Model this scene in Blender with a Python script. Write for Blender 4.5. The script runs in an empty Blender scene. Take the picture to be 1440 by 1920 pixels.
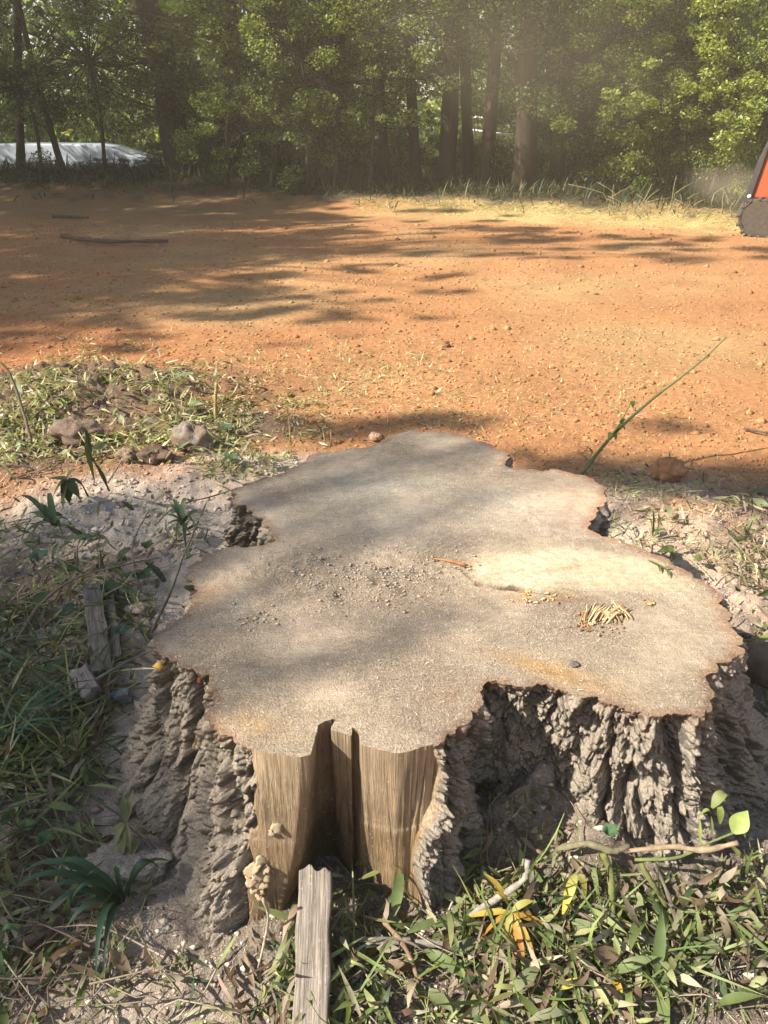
import bpy, math, random, time
_T0 = time.time()
import numpy as np
from mathutils import Vector, Matrix

R = math.radians
rng = np.random.default_rng(11)
random.seed(5)
SC = bpy.context.scene
COL = SC.collection

# ------------------------------------------------------------------ camera
CAM_H, PITCH, FPX = 1.45, R(27.5), 1400.0
cam = bpy.data.cameras.new('camera')
cam.sensor_fit = 'VERTICAL'; cam.sensor_height = 36.0
cam.lens = 36.0 * FPX / 1920.0
cam.clip_start = 0.05; cam.clip_end = 1000
cam_o = bpy.data.objects.new('camera', cam); COL.objects.link(cam_o)
cam_o.location = (0, 0, CAM_H); cam_o.rotation_euler = (R(90) - PITCH, 0, 0)
SC.camera = cam_o

# ------------------------------------------------------------------ light
SUN_AZ = (0.94, 0.34)            # the way the light travels over the ground
SUN_EL = R(41)
_l = math.hypot(*SUN_AZ)
TOSUN = np.array([-SUN_AZ[0]/_l*math.cos(SUN_EL), -SUN_AZ[1]/_l*math.cos(SUN_EL), math.sin(SUN_EL)])
w = bpy.data.worlds.new('World'); SC.world = w; w.use_nodes = True
nt = w.node_tree; nt.nodes.clear()
sky = nt.nodes.new('ShaderNodeTexSky'); sky.sky_type = 'NISHITA'; sky.sun_disc = False
sky.sun_elevation = SUN_EL
sky.sun_rotation = math.atan2(TOSUN[0], TOSUN[1])
sky.dust_density = 1.0; sky.air_density = 1.0; sky.ozone_density = 0.7
bg = nt.nodes.new('ShaderNodeBackground'); bg.inputs[1].default_value = 0.08
wo = nt.nodes.new('ShaderNodeOutputWorld')
nt.links.new(sky.outputs[0], bg.inputs[0]); nt.links.new(bg.outputs[0], wo.inputs[0])
sun = bpy.data.lights.new('sun', 'SUN'); sun.energy = 5.0; sun.angle = R(0.53); sun.color = (1.0, 0.915, 0.79)
sun_o = bpy.data.objects.new('sun', sun); COL.objects.link(sun_o)
sun_o.location = (-20, -8, 20)
sun_o.rotation_euler = Vector(TOSUN).to_track_quat('Z', 'Y').to_euler()
SC.view_settings.view_transform = 'Standard'; SC.view_settings.look = 'None'
SC.view_settings.gamma = 1.0; SC.view_settings.use_curve_mapping = False
SC.view_settings.exposure = 1.45
SC.cycles.use_denoising = True; SC.cycles.denoising_input_passes = 'RGB_ALBEDO_NORMAL'; SC.cycles.denoising_prefilter = 'ACCURATE'
SC.cycles.max_bounces = 6; SC.cycles.diffuse_bounces = 3; SC.cycles.transparent_max_bounces = 8
SC.cycles.caustics_reflective = False; SC.cycles.caustics_refractive = False
SC.cycles.volume_bounces = 0

# ------------------------------------------------------------------ maths helpers
def ray(px, py):
    f = np.array([0, math.cos(PITCH), -math.sin(PITCH)]); u = np.array([0, math.sin(PITCH), math.cos(PITCH)])
    return f*FPX + np.array([1.0, 0, 0])*(px-720) + u*(960-py)
def at(px, py, z=0.0):
    d = ray(px, py); t = (z-CAM_H)/d[2]
    return np.array([d[0]*t, d[1]*t, z])
def at_y(px, py, y):
    d = ray(px, py); t = y/d[1]
    return np.array([d[0]*t, y, CAM_H+d[2]*t])

def _hash(ix, iy, iz, seed):
    n = (ix*73856093) ^ (iy*19349663) ^ (iz*83492791) ^ (seed*26544357)
    n = n & 0x7fffffff
    n = ((n ^ (n >> 13))*1274126177) & 0x7fffffff
    return n ^ (n >> 16)
def noise(p, seed=0):
    p = np.asarray(p, dtype=np.float64)
    i = np.floor(p).astype(np.int64); f = p - i
    u = f*f*f*(f*(f*6-15)+10)
    out = np.zeros(len(p))
    for dx in (0, 1):
        wx = u[:, 0] if dx else 1-u[:, 0]
        for dy in (0, 1):
            wy = u[:, 1] if dy else 1-u[:, 1]
            for dz in (0, 1):
                wz = u[:, 2] if dz else 1-u[:, 2]
                h = _hash(i[:, 0]+dx, i[:, 1]+dy, i[:, 2]+dz, seed)
                gx = ((h & 255)/127.5-1); gy = (((h >> 8) & 255)/127.5-1); gz = (((h >> 16) & 255)/127.5-1)
                out += wx*wy*wz*(gx*(f[:, 0]-dx)+gy*(f[:, 1]-dy)+gz*(f[:, 2]-dz))
    return out*1.25
def cells(p, seed=0):
    """cell noise: distance to nearest and second nearest seed, and a random value of the nearest"""
    p = np.asarray(p, float); i = np.floor(p).astype(np.int64); F1 = np.full(len(p), 9.0); F2 = F1.copy(); val = np.zeros(len(p))
    for dx in (-1, 0, 1):
        for dy in (-1, 0, 1):
            for dz in (-1, 0, 1):
                h = _hash(i[:, 0]+dx, i[:, 1]+dy, i[:, 2]+dz, seed)
                d = np.sqrt((i[:, 0]+dx+(h & 255)/255-p[:, 0])**2+(i[:, 1]+dy+((h >> 8) & 255)/255-p[:, 1])**2+(i[:, 2]+dz+((h >> 16) & 255)/255-p[:, 2])**2)
                near = d < F1; F2 = np.where(near, F1, np.minimum(F2, d)); val = np.where(near, ((h >> 5) & 1023)/1023, val); F1 = np.where(near, d, F1)
    return F1, F2, val
def noise2(x, y, s, seed=0):
    return noise(np.stack([x*s, y*s, np.full_like(x, 0.37)], 1), seed)
def fbm2(x, y, s, seed=0, octv=3):
    o = 0; a = 1.0
    for k in range(octv):
        o = o + a*noise2(x, y, s*2**k, seed+k); a *= 0.5
    return o
def sstep(a, b, x):
    t = np.clip((x-a)/(b-a), 0, 1); return t*t*(3-2*t)

# ------------------------------------------------------------------ mesh helpers
def mesh_np(name, V, F, col=None, smooth=True):
    V = np.asarray(V, dtype=np.float32)
    me = bpy.data.meshes.new(name)
    Fs = F if isinstance(F, (list, tuple)) else [F]
    Fs = [np.asarray(f, dtype=np.int32) for f in Fs if len(f)]
    me.vertices.add(len(V)); me.vertices.foreach_set('co', V.ravel())
    idx = np.concatenate([f.ravel() for f in Fs])
    tot = np.concatenate([np.full(len(f), f.shape[1], np.int32) for f in Fs])
    start = np.concatenate([[0], np.cumsum(tot)[:-1]]).astype(np.int32)
    me.loops.add(len(idx)); me.loops.foreach_set('vertex_index', idx)
    me.polygons.add(len(tot)); me.polygons.foreach_set('loop_start', start)
    if smooth: me.polygons.foreach_set('use_smooth', np.ones(len(tot), bool))
    me.update(calc_edges=True)
    if col is not None:
        c = np.asarray(col, dtype=np.float32)
        if c.ndim == 1: c = np.tile(c, (len(V), 1))
        if c.shape[1] == 3: c = np.concatenate([c, np.ones((len(c), 1), np.float32)], 1)
        a = me.attributes.new('Col', 'FLOAT_COLOR', 'POINT'); a.data.foreach_set('color', c.ravel())
    return me
def tag(o, label=None, cat=None, group=None, kind=None):
    if label: o['label'] = label
    if cat: o['category'] = cat
    if group: o['group'] = group
    if kind: o['kind'] = kind
    return o
def obj(name, me, mat=None, parent=None, loc=(0, 0, 0)):
    o = bpy.data.objects.new(name, me); COL.objects.link(o); o.location = loc
    if mat and not me.materials: me.materials.append(mat)
    if parent: o.parent = parent
    return o
def thing(name, label, cat, loc=(0, 0, 0), group=None, rz=0):
    o = bpy.data.objects.new(name, None); COL.objects.link(o)
    o.location = [float(v) for v in loc]; o.rotation_euler = (0, 0, rz); o.empty_display_size = 0.1
    return tag(o, label, cat, group)
class MB:
    """collects pieces of one mesh"""
    def __init__(s): s.V = []; s.F = []; s.C = []; s.n = 0
    def add(s, V, F, col=(1, 1, 1)):
        V = np.asarray(V, float); s.V.append(V); s.F.append(np.asarray(F)+s.n)
        c = np.asarray(col, float)
        s.C.append(np.tile(c, (len(V), 1)) if c.ndim == 1 else c); s.n += len(V)
        return s
    def mesh(s, name, smooth=True, off=(0, 0, 0)):
        q = [f for f in s.F if f.shape[1] == 4]; t = [f for f in s.F if f.shape[1] == 3]
        Fs = ([np.concatenate(q)] if q else [])+([np.concatenate(t)] if t else [])
        return mesh_np(name, np.concatenate(s.V)-np.asarray(off, float), Fs, np.concatenate(s.C), smooth)
def grid_faces(nu, nv, wrap=False):
    """quads of a grid of vertices index = i*nv + j (i over nu)"""
    i = np.arange(nu if wrap else nu-1); j = np.arange(nv-1)
    I, J = np.meshgrid(i, j, indexing='ij'); I2 = (I+1) % nu
    return np.stack([I*nv+J, I2*nv+J, I2*nv+J+1, I*nv+J+1], -1).reshape(-1, 4)
def tube(pts, rad, sides=8, bump=0.0, seed=0, cap=True):
    pts = np.asarray(pts, float); n = len(pts); rad = np.broadcast_to(np.asarray(rad, float), (n,))
    tg = np.gradient(pts, axis=0); tg /= np.linalg.norm(tg, axis=1, keepdims=True)+1e-9
    ref = np.array([0, 0, 1.0]) if abs(tg[:, 2].mean()) < 0.8 else np.array([1.0, 0, 0])
    a = np.cross(tg, ref); a /= np.linalg.norm(a, axis=1, keepdims=True)+1e-9
    b = np.cross(tg, a)
    th = np.arange(sides)/sides*2*math.pi
    d = a[:, None, :]*np.cos(th)[None, :, None]+b[:, None, :]*np.sin(th)[None, :, None]
    r = np.repeat(rad[:, None], sides, 1)
    if bump:
        q = (pts[:, None, :]+d*rad[:, None, None]).reshape(-1, 3)
        sc = 1.0/max(rad.max(), 1e-4)
        r = r*(1+bump*noise(q*np.array([sc, sc, sc*0.35]), seed).reshape(n, sides)*1.6)
    V = pts[:, None, :]+d*r[:, :, None]
    F = []
    for i in range(n-1):
        for j in range(sides):
            k = (j+1) % sides
            F.append((i*sides+j, i*sides+k, (i+1)*sides+k, (i+1)*sides+j))
    V = V.reshape(-1, 3); F = np.array(F)
    if cap:
        V = np.concatenate([V, pts[:1], pts[-1:]])
        c0, c1 = len(V)-2, len(V)-1; cf = []
        for j in range(0, sides, 2):
            k, l = (j+1) % sides, (j+2) % sides
            cf.append((c0, l, k, j)); cf.append((c1, (n-1)*sides+j, (n-1)*sides+k, (n-1)*sides+l))
        F = np.concatenate([F, np.array(cf)])
    return V, F
def smooth_path(ctrl, n):
    """Catmull-Rom through control points"""
    c = np.asarray(ctrl, float)
    if len(c) == 2:
        t = np.linspace(0, 1, n)[:, None]; return c[0]*(1-t)+c[1]*t
    c = np.concatenate([[2*c[0]-c[1]], c, [2*c[-1]-c[-2]]])
    out = []
    for t in np.linspace(0, len(c)-3-1e-6, n):
        i = int(t); u = t-i; p0, p1, p2, p3 = c[i:i+4]
        out.append(0.5*((2*p1)+(p2-p0)*u+(2*p0-5*p1+4*p2-p3)*u*u+(3*p1-p0-3*p2+p3)*u**3))
    return np.array(out)

BOXF = np.array([(0, 3, 2, 1), (4, 5, 6, 7), (0, 1, 5, 4), (1, 2, 6, 5), (2, 3, 7, 6), (3, 0, 4, 7)])
def box(x0, x1, y0, y1, z0, z1):
    return np.array([(x0, y0, z0), (x1, y0, z0), (x1, y1, z0), (x0, y1, z0), (x0, y0, z1), (x1, y0, z1), (x1, y1, z1), (x0, y1, z1)], float), BOXF
def bevel(o, wd=0.02, seg=2):
    m = o.modifiers.new('edge', 'BEVEL'); m.width = wd; m.segments = seg; m.limit_method = 'ANGLE'; return o

def leaves(n, pos, L, W, yaw, pitch, roll, curl, fold, seg=4, prof=0.75, wav=0.0):
    """n leaf blades as strips of 3 x (seg+1) vertices"""
    u = np.linspace(0, 1, seg+1)
    wp = np.sin(np.pi*np.clip(u, 0.02, 0.985)**prof)
    L = np.broadcast_to(L, (n,)); W = np.broadcast_to(W, (n,)); curl = np.broadcast_to(curl, (n,)); fold = np.broadcast_to(fold, (n,))
    V = np.zeros((n, seg+1, 3, 3))
    ang = curl[:, None]*u[None]                     # bending along the length
    ds = L[:, None]/seg
    x = np.concatenate([np.zeros((n, 1)), np.cumsum(ds*np.cos((ang[:, 1:]+ang[:, :-1])/2), 1)], 1)
    z = np.concatenate([np.zeros((n, 1)), np.cumsum(ds*np.sin((ang[:, 1:]+ang[:, :-1])/2), 1)], 1)
    tw = wav*np.sin(u[None]*5+rng.uniform(0, 6, n)[:, None])
    for k, s in enumerate((-1, 0, 1)):
        V[:, :, k, 0] = x; V[:, :, k, 1] = s*W[:, None]*0.5*wp[None]
        V[:, :, k, 2] = z+abs(s)*fold[:, None]*W[:, None]*0.5*wp[None]+s*tw*W[:, None]
    P = V.reshape(n, -1, 3)
    def rot(P, a, i, j):
        c, s_ = np.cos(a)[:, None], np.sin(a)[:, None]
        A, B = P[:, :, i].copy(), P[:, :, j].copy()
        P[:, :, i] = A*c-B*s_; P[:, :, j] = A*s_+B*c
    rot(P, np.broadcast_to(roll, (n,)), 1, 2); rot(P, np.broadcast_to(pitch, (n,)), 0, 2); rot(P, np.broadcast_to(yaw, (n,)), 0, 1)
    P = P+np.asarray(pos)[:, None, :]
    m = 3*(seg+1)
    f1 = np.concatenate([np.stack([np.arange(seg)*3+k, np.arange(seg)*3+k+3, np.arange(seg)*3+k+4, np.arange(seg)*3+k+1], 1) for k in (0, 1)])
    F = (f1[None]+np.arange(n)[:, None, None]*m).reshape(-1, 4)
    return P.reshape(-1, 3), F, m
def quad_leaves(c, size, n_up=0.4, asp=0.55):
    """one small rhombus per leaf at centres c (n,3)"""
    n = len(c)
    nrm = rng.normal(size=(n, 3)); nrm[:, 2] = np.abs(nrm[:, 2])+n_up; nrm /= np.linalg.norm(nrm, axis=1, keepdims=True)
    a = np.cross(nrm, rng.normal(size=(n, 3))); a /= np.linalg.norm(a, axis=1, keepdims=True)+1e-9
    b = np.cross(nrm, a)
    size = np.broadcast_to(size, (n,))[:, None]
    bend = nrm*size*0.12
    V = np.stack([c-a*size*0.5-bend, c-b*size*0.5*asp+a*size*0.04, c+a*size*0.5-bend, c+b*size*0.5*asp+a*size*0.04], 1).reshape(-1, 3)
    F = np.arange(n*4).reshape(n, 4)
    return V, F
def pick_cols(n, cols, wts=None, var=0.2):
    cols = np.asarray(cols, float); k = rng.choice(len(cols), n, p=None if wts is None else np.asarray(wts)/np.sum(wts))
    c = cols[k]*(1+rng.uniform(-var, var, n))[:, None]
    return np.clip(c*(1+rng.uniform(-0.06, 0.06, (n, 3))), 0.004, 0.95)

# ------------------------------------------------------------------ materials
def new_mat(name):
    m = bpy.data.materials.new(name); m.use_nodes = True; n = m.node_tree; n.nodes.clear()
    out = n.nodes.new('ShaderNodeOutputMaterial'); b = n.nodes.new('ShaderNodeBsdfPrincipled')
    n.links.new(b.outputs[0], out.inputs[0]); return m, n, b, out
def tex_noise(n, scale, detail=4, rough=0.6, vec=None, dist=0.0):
    t = n.nodes.new('ShaderNodeTexNoise'); t.inputs['Scale'].default_value = scale; t.inputs['Detail'].default_value = detail
    t.inputs['Roughness'].default_value = rough; t.inputs['Distortion'].default_value = dist
    if vec is not None: n.links.new(vec, t.inputs['Vector'])
    return t
def ramp(n, src, stops):
    r = n.nodes.new('ShaderNodeValToRGB'); n.links.new(src, r.inputs[0]); e = r.color_ramp.elements
    while len(e) < len(stops): e.new(0.5)
    for k, (p, c) in enumerate(stops):
        e[k].position = p; e[k].color = (*((c,)*3 if isinstance(c, (int, float)) else c), 1)
    return r
def mix(n, a, b, fac, mode='MIX'):
    m = n.nodes.new('ShaderNodeMix'); m.data_type = 'RGBA'; m.blend_type = mode
    for s, v in ((m.inputs[0], fac), (m.inputs[6], a), (m.inputs[7], b)):
        if isinstance(v, (int, float)): s.default_value = v
        elif isinstance(v, tuple): s.default_value = (*v, 1) if len(v) == 3 else v
        else: n.links.new(v, s)
    return m.outputs[2]
def bump(n, b, src, strength, dist, prev=None):
    bp = n.nodes.new('ShaderNodeBump'); bp.inputs['Strength'].default_value = strength; bp.inputs['Distance'].default_value = dist
    n.links.new(src, bp.inputs['Height'])
    if prev is not None: n.links.new(prev.outputs[0], bp.inputs['Normal'])
    n.links.new(bp.outputs[0], b.inputs['Normal']); return bp
def coords(n, kind='Object', scale=None):
    t = n.nodes.new('ShaderNodeTexCoord'); o = t.outputs[kind]
    if scale:
        mp = n.nodes.new('ShaderNodeMapping'); mp.inputs['Scale'].default_value = scale; n.links.new(o, mp.inputs[0]); o = mp.outputs[0]
    return o
def attr(n, name='Col'):
    a = n.nodes.new('ShaderNodeAttribute'); a.attribute_name = name; return a
def vary(n, col, scale, lo, hi, vec=None, detail=4):
    t = tex_noise(n, scale, detail, 0.65, vec); r = ramp(n, t.outputs[0], [(0.25, lo), (0.75, hi)])
    return mix(n, col, r.outputs[0], 1.0, 'MULTIPLY'), t

def mat_attr(name, rough=0.9, scale=60, lo=0.7, hi=1.25, bscale=None, bstr=0.5, bdist=0.004, objscale=None, spec=0.3, rnd=0.0):
    m, n, b, _ = new_mat(name); v = coords(n, 'Object', objscale)
    c, t = vary(n, attr(n).outputs[0], scale, lo, hi, v)
    if rnd:
        oi = n.nodes.new('ShaderNodeObjectInfo'); r = ramp(n, oi.outputs['Random'], [(0, 1-rnd), (1, 1+rnd)]); c = mix(n, c, r.outputs[0], 1.0, 'MULTIPLY')
    n.links.new(c, b.inputs['Base Color']); b.inputs['Roughness'].default_value = rough; b.inputs['Specular IOR Level'].default_value = spec
    if bscale: bump(n, b, tex_noise(n, bscale, 5, 0.7, v).outputs[0], bstr, bdist)
    return m
def mat_leaf(name, trans=0.35, rough=0.5, rnd=0.0, spec=0.35):
    m, n, b, out = new_mat(name)
    c, t = vary(n, attr(n).outputs[0], 45, 0.75, 1.2, coords(n))
    if rnd:
        oi = n.nodes.new('ShaderNodeObjectInfo'); r = ramp(n, oi.outputs['Random'], [(0, 1-rnd), (1, 1+rnd)]); c = mix(n, c, r.outputs[0], 1.0, 'MULTIPLY')
    n.links.new(c, b.inputs['Base Color']); b.inputs['Roughness'].default_value = rough; b.inputs['Specular IOR Level'].default_value = spec
    tr = n.nodes.new('ShaderNodeBsdfTranslucent'); tc = mix(n, c, (1.25, 1.3, 0.55), 1.0, 'MULTIPLY'); n.links.new(tc, tr.inputs[0])
    ms = n.nodes.new('ShaderNodeMixShader'); ms.inputs[0].default_value = trans
    n.links.new(b.outputs[0], ms.inputs[1]); n.links.new(tr.outputs[0], ms.inputs[2]); n.links.new(ms.outputs[0], out.inputs[0])
    return m
def mat_plain(name, col, rough=0.5, metal=0.0, spec=0.5, scale=8, lo=0.85, hi=1.1):
    m, n, b, _ = new_mat(name); v = coords(n)
    c, t = vary(n, (*col, 1), scale, lo, hi, v); n.links.new(c, b.inputs['Base Color'])
    b.inputs['Roughness'].default_value = rough; b.inputs['Metallic'].default_value = metal; b.inputs['Specular IOR Level'].default_value = spec
    return m

M_LEAF = mat_leaf('leaf_green', 0.3, 0.55)
M_LEAF_FAR = mat_leaf('foliage', 0.4, 0.5, rnd=0.18)
M_DRY = mat_leaf('dry_leaf', 0.2, 0.8, spec=0.15)
M_STICK = mat_attr('stick', 0.9, 90, 0.6, 1.25, 140, 0.6, 0.003, spec=0.2)
M_TRUNK = mat_attr('far_trunk_bark', 0.95, 9, 0.55, 1.3, 22, 0.9, 0.03, (1, 1, 0.3), spec=0.15, rnd=0.2)
M_CHIP = mat_attr('sawdust_chip', 0.9, 30, 0.85, 1.15, spec=0.2)
M_ROCK = mat_attr('rock', 0.9, 25, 0.6, 1.3, 70, 0.7, 0.008, spec=0.3)

def ground_mat():
    m, n, b, _ = new_mat('dirt_and_sawdust'); v = coords(n)
    c = attr(n).outputs[0]
    c, _t = vary(n, c, 1.7, 0.82, 1.15, v, 5)
    c, _t = vary(n, c, 22, 0.75, 1.2, v, 5)
    c, t3 = vary(n, c, 230, 0.42, 1.5, v, 4)
    vo = n.nodes.new('ShaderNodeTexVoronoi'); vo.inputs['Scale'].default_value = 170; n.links.new(v, vo.inputs['Vector'])
    sp = ramp(n, vo.outputs['Color'], [(0.80, 0.0), (0.92, 0.30)])
    c = mix(n, c, (0.62, 0.50, 0.36), sp.outputs[0])
    n.links.new(c, b.inputs['Base Color']); b.inputs['Roughness'].default_value = 0.95; b.inputs['Specular IOR Level'].default_value = 0.15
    p = bump(n, b, tex_noise(n, 14, 6, 0.7, v).outputs[0], 0.55, 0.05)
    bump(n, b, tex_noise(n, 160, 4, 0.75, v).outputs[0], 0.8, 0.007, p)
    return m
def cut_mat():
    m, n, b, _ = new_mat('sawn_wood_and_sawdust'); v = coords(n)
    a = attr(n); c = a.outputs[0]
    c, _t = vary(n, c, 35, 0.86, 1.13, v, 5)
    c1, _t = vary(n, c, 260, 0.52, 1.42, v, 4); c = mix(n, c, c1, a.outputs['Alpha'])
    gw = tex_noise(n, 1.0, 4, .6, coords(n, 'Object', (14, 130, 14))); gr_ = ramp(n, gw.outputs[0], [(.3, .86), (.7, 1.10)]); c = mix(n, c, gr_.outputs[0], 1.0, 'MULTIPLY')
    vo = n.nodes.new('ShaderNodeTexVoronoi'); vo.inputs['Scale'].default_value = 230; n.links.new(v, vo.inputs['Vector'])
    sp = ramp(n, vo.outputs['Color'], [(0.70, 0.0), (0.92, 0.6)])
    mu = n.nodes.new('ShaderNodeMath'); mu.operation = 'MULTIPLY'; n.links.new(sp.outputs[0], mu.inputs[0]); n.links.new(a.outputs['Alpha'], mu.inputs[1])
    c0 = c; c = mix(n, c, (0.64, 0.53, 0.39), mu.outputs[0])
    n.links.new(c, b.inputs['Base Color']); b.inputs['Roughness'].default_value = 0.9; b.inputs['Specular IOR Level'].default_value = 0.2
    p = bump(n, b, tex_noise(n, 60, 5, 0.7, v).outputs[0], 0.35, 0.012)
    hm = n.nodes.new('ShaderNodeMath'); hm.operation = 'MULTIPLY'; n.links.new(tex_noise(n, 240, 3, 0.8, v).outputs[0], hm.inputs[0]); n.links.new(a.outputs['Alpha'], hm.inputs[1])
    bump(n, b, hm.outputs[0], 1.0, 0.012, p)
    return m
def bark_mat():
    m, n, b, _ = new_mat('stump_bark'); v = coords(n)
    c = attr(n).outputs[0]
    c, _t = vary(n, c, 18, 0.65, 1.3, v, 6)
    c, t2 = vary(n, c, 150, 0.55, 1.4, v, 4)
    # sawdust settled on whatever faces up
    g = n.nodes.new('ShaderNodeNewGeometry'); sx = n.nodes.new('ShaderNodeSeparateXYZ'); n.links.new(g.outputs['Normal'], sx.inputs[0])
    ad = n.nodes.new('ShaderNodeMath'); ad.operation = 'MULTIPLY_ADD'; ad.inputs[1].default_value = 0.8; n.links.new(sx.outputs[2], ad.inputs[0])
    tn = tex_noise(n, 40, 5, 0.7, v); n.links.new(tn.outputs[0], ad.inputs[2])
    du = ramp(n, ad.outputs[0], [(0.42, 0.0), (0.88, 0.95)])
    dcol, _t = vary(n, (0.50, 0.425, 0.335, 1), 260, 0.5, 1.4, v, 3)
    c = mix(n, c, dcol, du.outputs[0])
    n.links.new(c, b.inputs['Base Color']); b.inputs['Roughness'].default_value = 0.95; b.inputs['Specular IOR Level'].default_value = 0.15
    p = bump(n, b, tex_noise(n, 55, 6, 0.75, v).outputs[0], 0.8, 0.02)
    bump(n, b, tex_noise(n, 230, 4, 0.8, v).outputs[0], 1.0, 0.009, p)
    return m
def wood_mat(name, cola, colb, sc=(90, 90, 6)):
    m, n, b, _ = new_mat(name); v = coords(n, 'Object', sc); v1 = coords(n)
    t = tex_noise(n, 1.0, 6, 0.7, v, 0.3)
    r = ramp(n, t.outputs[0], [(0.28, cola), (0.5, tuple((x+y)/2 for x, y in zip(cola, colb))), (0.72, colb)])
    c = mix(n, r.outputs[0], attr(n).outputs[0], 1.0, 'MULTIPLY')
    c, _t = vary(n, c, 14, 0.8, 1.15, v1)
    n.links.new(c, b.inputs['Base Color']); b.inputs['Roughness'].default_value = 0.85; b.inputs['Specular IOR Level'].default_value = 0.25
    vo = n.nodes.new('ShaderNodeTexVoronoi'); vo.inputs['Scale'].default_value = 240; n.links.new(v1, vo.inputs['Vector'])
    spk = ramp(n, vo.outputs['Color'], [(0.86, 0.0), (0.95, 0.45)]); c = mix(n, c, (0.55, 0.47, 0.36), spk.outputs[0]); c, _t = vary(n, c, 5, 0.7, 1.2, v1); n.links.new(c, b.inputs['Base Color'])
    bump(n, b, t.outputs[0], 0.9, 0.008)
    return m
M_GROUND = ground_mat(); M_CUT = cut_mat(); M_BARK = bark_mat()
M_WOOD = wood_mat('bare_stump_wood', (0.215, 0.158, 0.10), (0.50, 0.40, 0.275), (330, 330, 12))
M_PLANK = wood_mat('weathered_plank_wood', (0.10, 0.082, 0.066), (0.40, 0.345, 0.285), (230, 9, 230))

# ------------------------------------------------------------------ stump outline (top rim) traced on its own plane
ZT = 0.45
TOP = [  # rim point in the photograph, matching foot, bark(0)/wood(1)
 ((385, 1345), (300, 1745), 0), ((400, 1368), (340, 1800), 0), ((428, 1388), (385, 1815), 0), ((455, 1408), (440, 1790), .35), ((490, 1418), (470, 1780), 1), ((525, 1421), (490, 1765), 1),
 ((560, 1419), (505, 1745), 1), ((582, 1414), (520, 1715), 1), ((590, 1385), (548, 1660), 1), ((597, 1358), (572, 1622), 1), ((612, 1350), (596, 1602), 1),
 ((629, 1347), (618, 1598), 1), ((623, 1358), (640, 1606), 1), ((620, 1367), (648, 1625), 1), ((640, 1374), (652, 1635), 1), ((658, 1378), (658, 1640), 1), ((661, 1362), (664, 1628), 1), ((672, 1366), (668, 1630), 1),
 ((676, 1393), (673, 1646), 1), ((700, 1402), (700, 1668), 1),  ((745, 1411), (735, 1685), 1), ((785, 1410), (765, 1690), 1),
 ((815, 1400), (780, 1700), .6), ((838, 1385), (800, 1720), 0), ((865, 1372), (845, 1710), 0), ((886, 1348), (868, 1670), 0), ((906, 1326), (885, 1620), 0), ((904, 1300), (890, 1560), 0),
 ((916, 1284), (905, 1510), 0), ((940, 1286), (930, 1500), 0), ((975, 1291), (965, 1505), 0), ((1020, 1294), (1010, 1520), 0), ((1060, 1302), (1050, 1560), 0),
 ((1110, 1314), (1085, 1620), 0), ((1150, 1328), (1120, 1660), 0), ((1200, 1342), (1180, 1690), 0), ((1260, 1348), (1250, 1700), 0), ((1310, 1348), (1310, 1710), 0), ((1336, 1338), (1375, 1700), 0),
 ((1347, 1303), (1410, 1650), 0), ((1332, 1272), (1395, 1600), 0), ((1348, 1248), (1430, 1560), 0), ((1376, 1228), (1490, 1540), 0), ((1397, 1216), (1530, 1480), 0), ((1386, 1188), (1530, 1390), 0),
 ((1370, 1150), None, 0), ((1350, 1110), None, 0), ((1310, 1080), None, 0), ((1260, 1053), None, 0), ((1200, 1022), None, 0), ((1150, 1008), None, 0),
 ((1122, 1003), None, 0), ((1108, 985), None, 0), ((1114, 960), None, 0), ((1135, 940), None, 0), ((1142, 916), None, 0), ((1100, 894), None, 0), ((1050, 882), None, 0),
 ((1000, 880), None, 0), ((966, 880), None, 0), ((954, 866), None, 0), ((956, 850), None, 0), ((920, 830), None, 0), ((880, 816), None, 0), ((820, 808), None, 0),
 ((762, 809), None, 0), ((725, 820), None, 0), ((700, 838), None, 0), ((640, 845), None, 0), ((590, 852), None, 0), ((558, 870), None, 0), ((510, 890), None, 0),
 ((460, 905), None, 0), ((430, 922), (400, 985), 0), ((438, 945), (395, 1010), 0), ((480, 970), (410, 1025), 0), ((512, 992), (440, 1030), 0), ((514, 1016), (440, 1050), 0), ((488, 1024), (430, 1070), 0),
 ((440, 1022), (370, 1085), 0), ((382, 1042), (320, 1120), 0), ((352, 1064), (300, 1150), 0), ((352, 1090), (300, 1180), 0), ((364, 1112), (300, 1210), 0), ((358, 1136), (280, 1240), 0),
 ((330, 1152), (240, 1290), 0), ((300, 1180), (205, 1370), 0), ((285, 1205), (180, 1450), 0), ((290, 1226), (180, 1530), 0), ((322, 1242), (215, 1590), 0), ((360, 1260), (280, 1620), 0),
 ((392, 1272), (320, 1640), 0), ((398, 1292), (320, 1670), 0), ((392, 1320), (300, 1710), 0)]
tp = np.array([at(*a[0], ZT)[:2] for a in TOP])
nk = len(TOP)
tg = np.roll(tp, -1, 0)-np.roll(tp, 1, 0); nrm = np.stack([tg[:, 1], -tg[:, 0]], 1); nrm /= np.linalg.norm(nrm, axis=1, keepdims=True)
bp = np.array([at(*a[1], 0.0)[:2] if a[1] else tp[i]+nrm[i]*0.10 for i, a in enumerate(TOP)])
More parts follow.
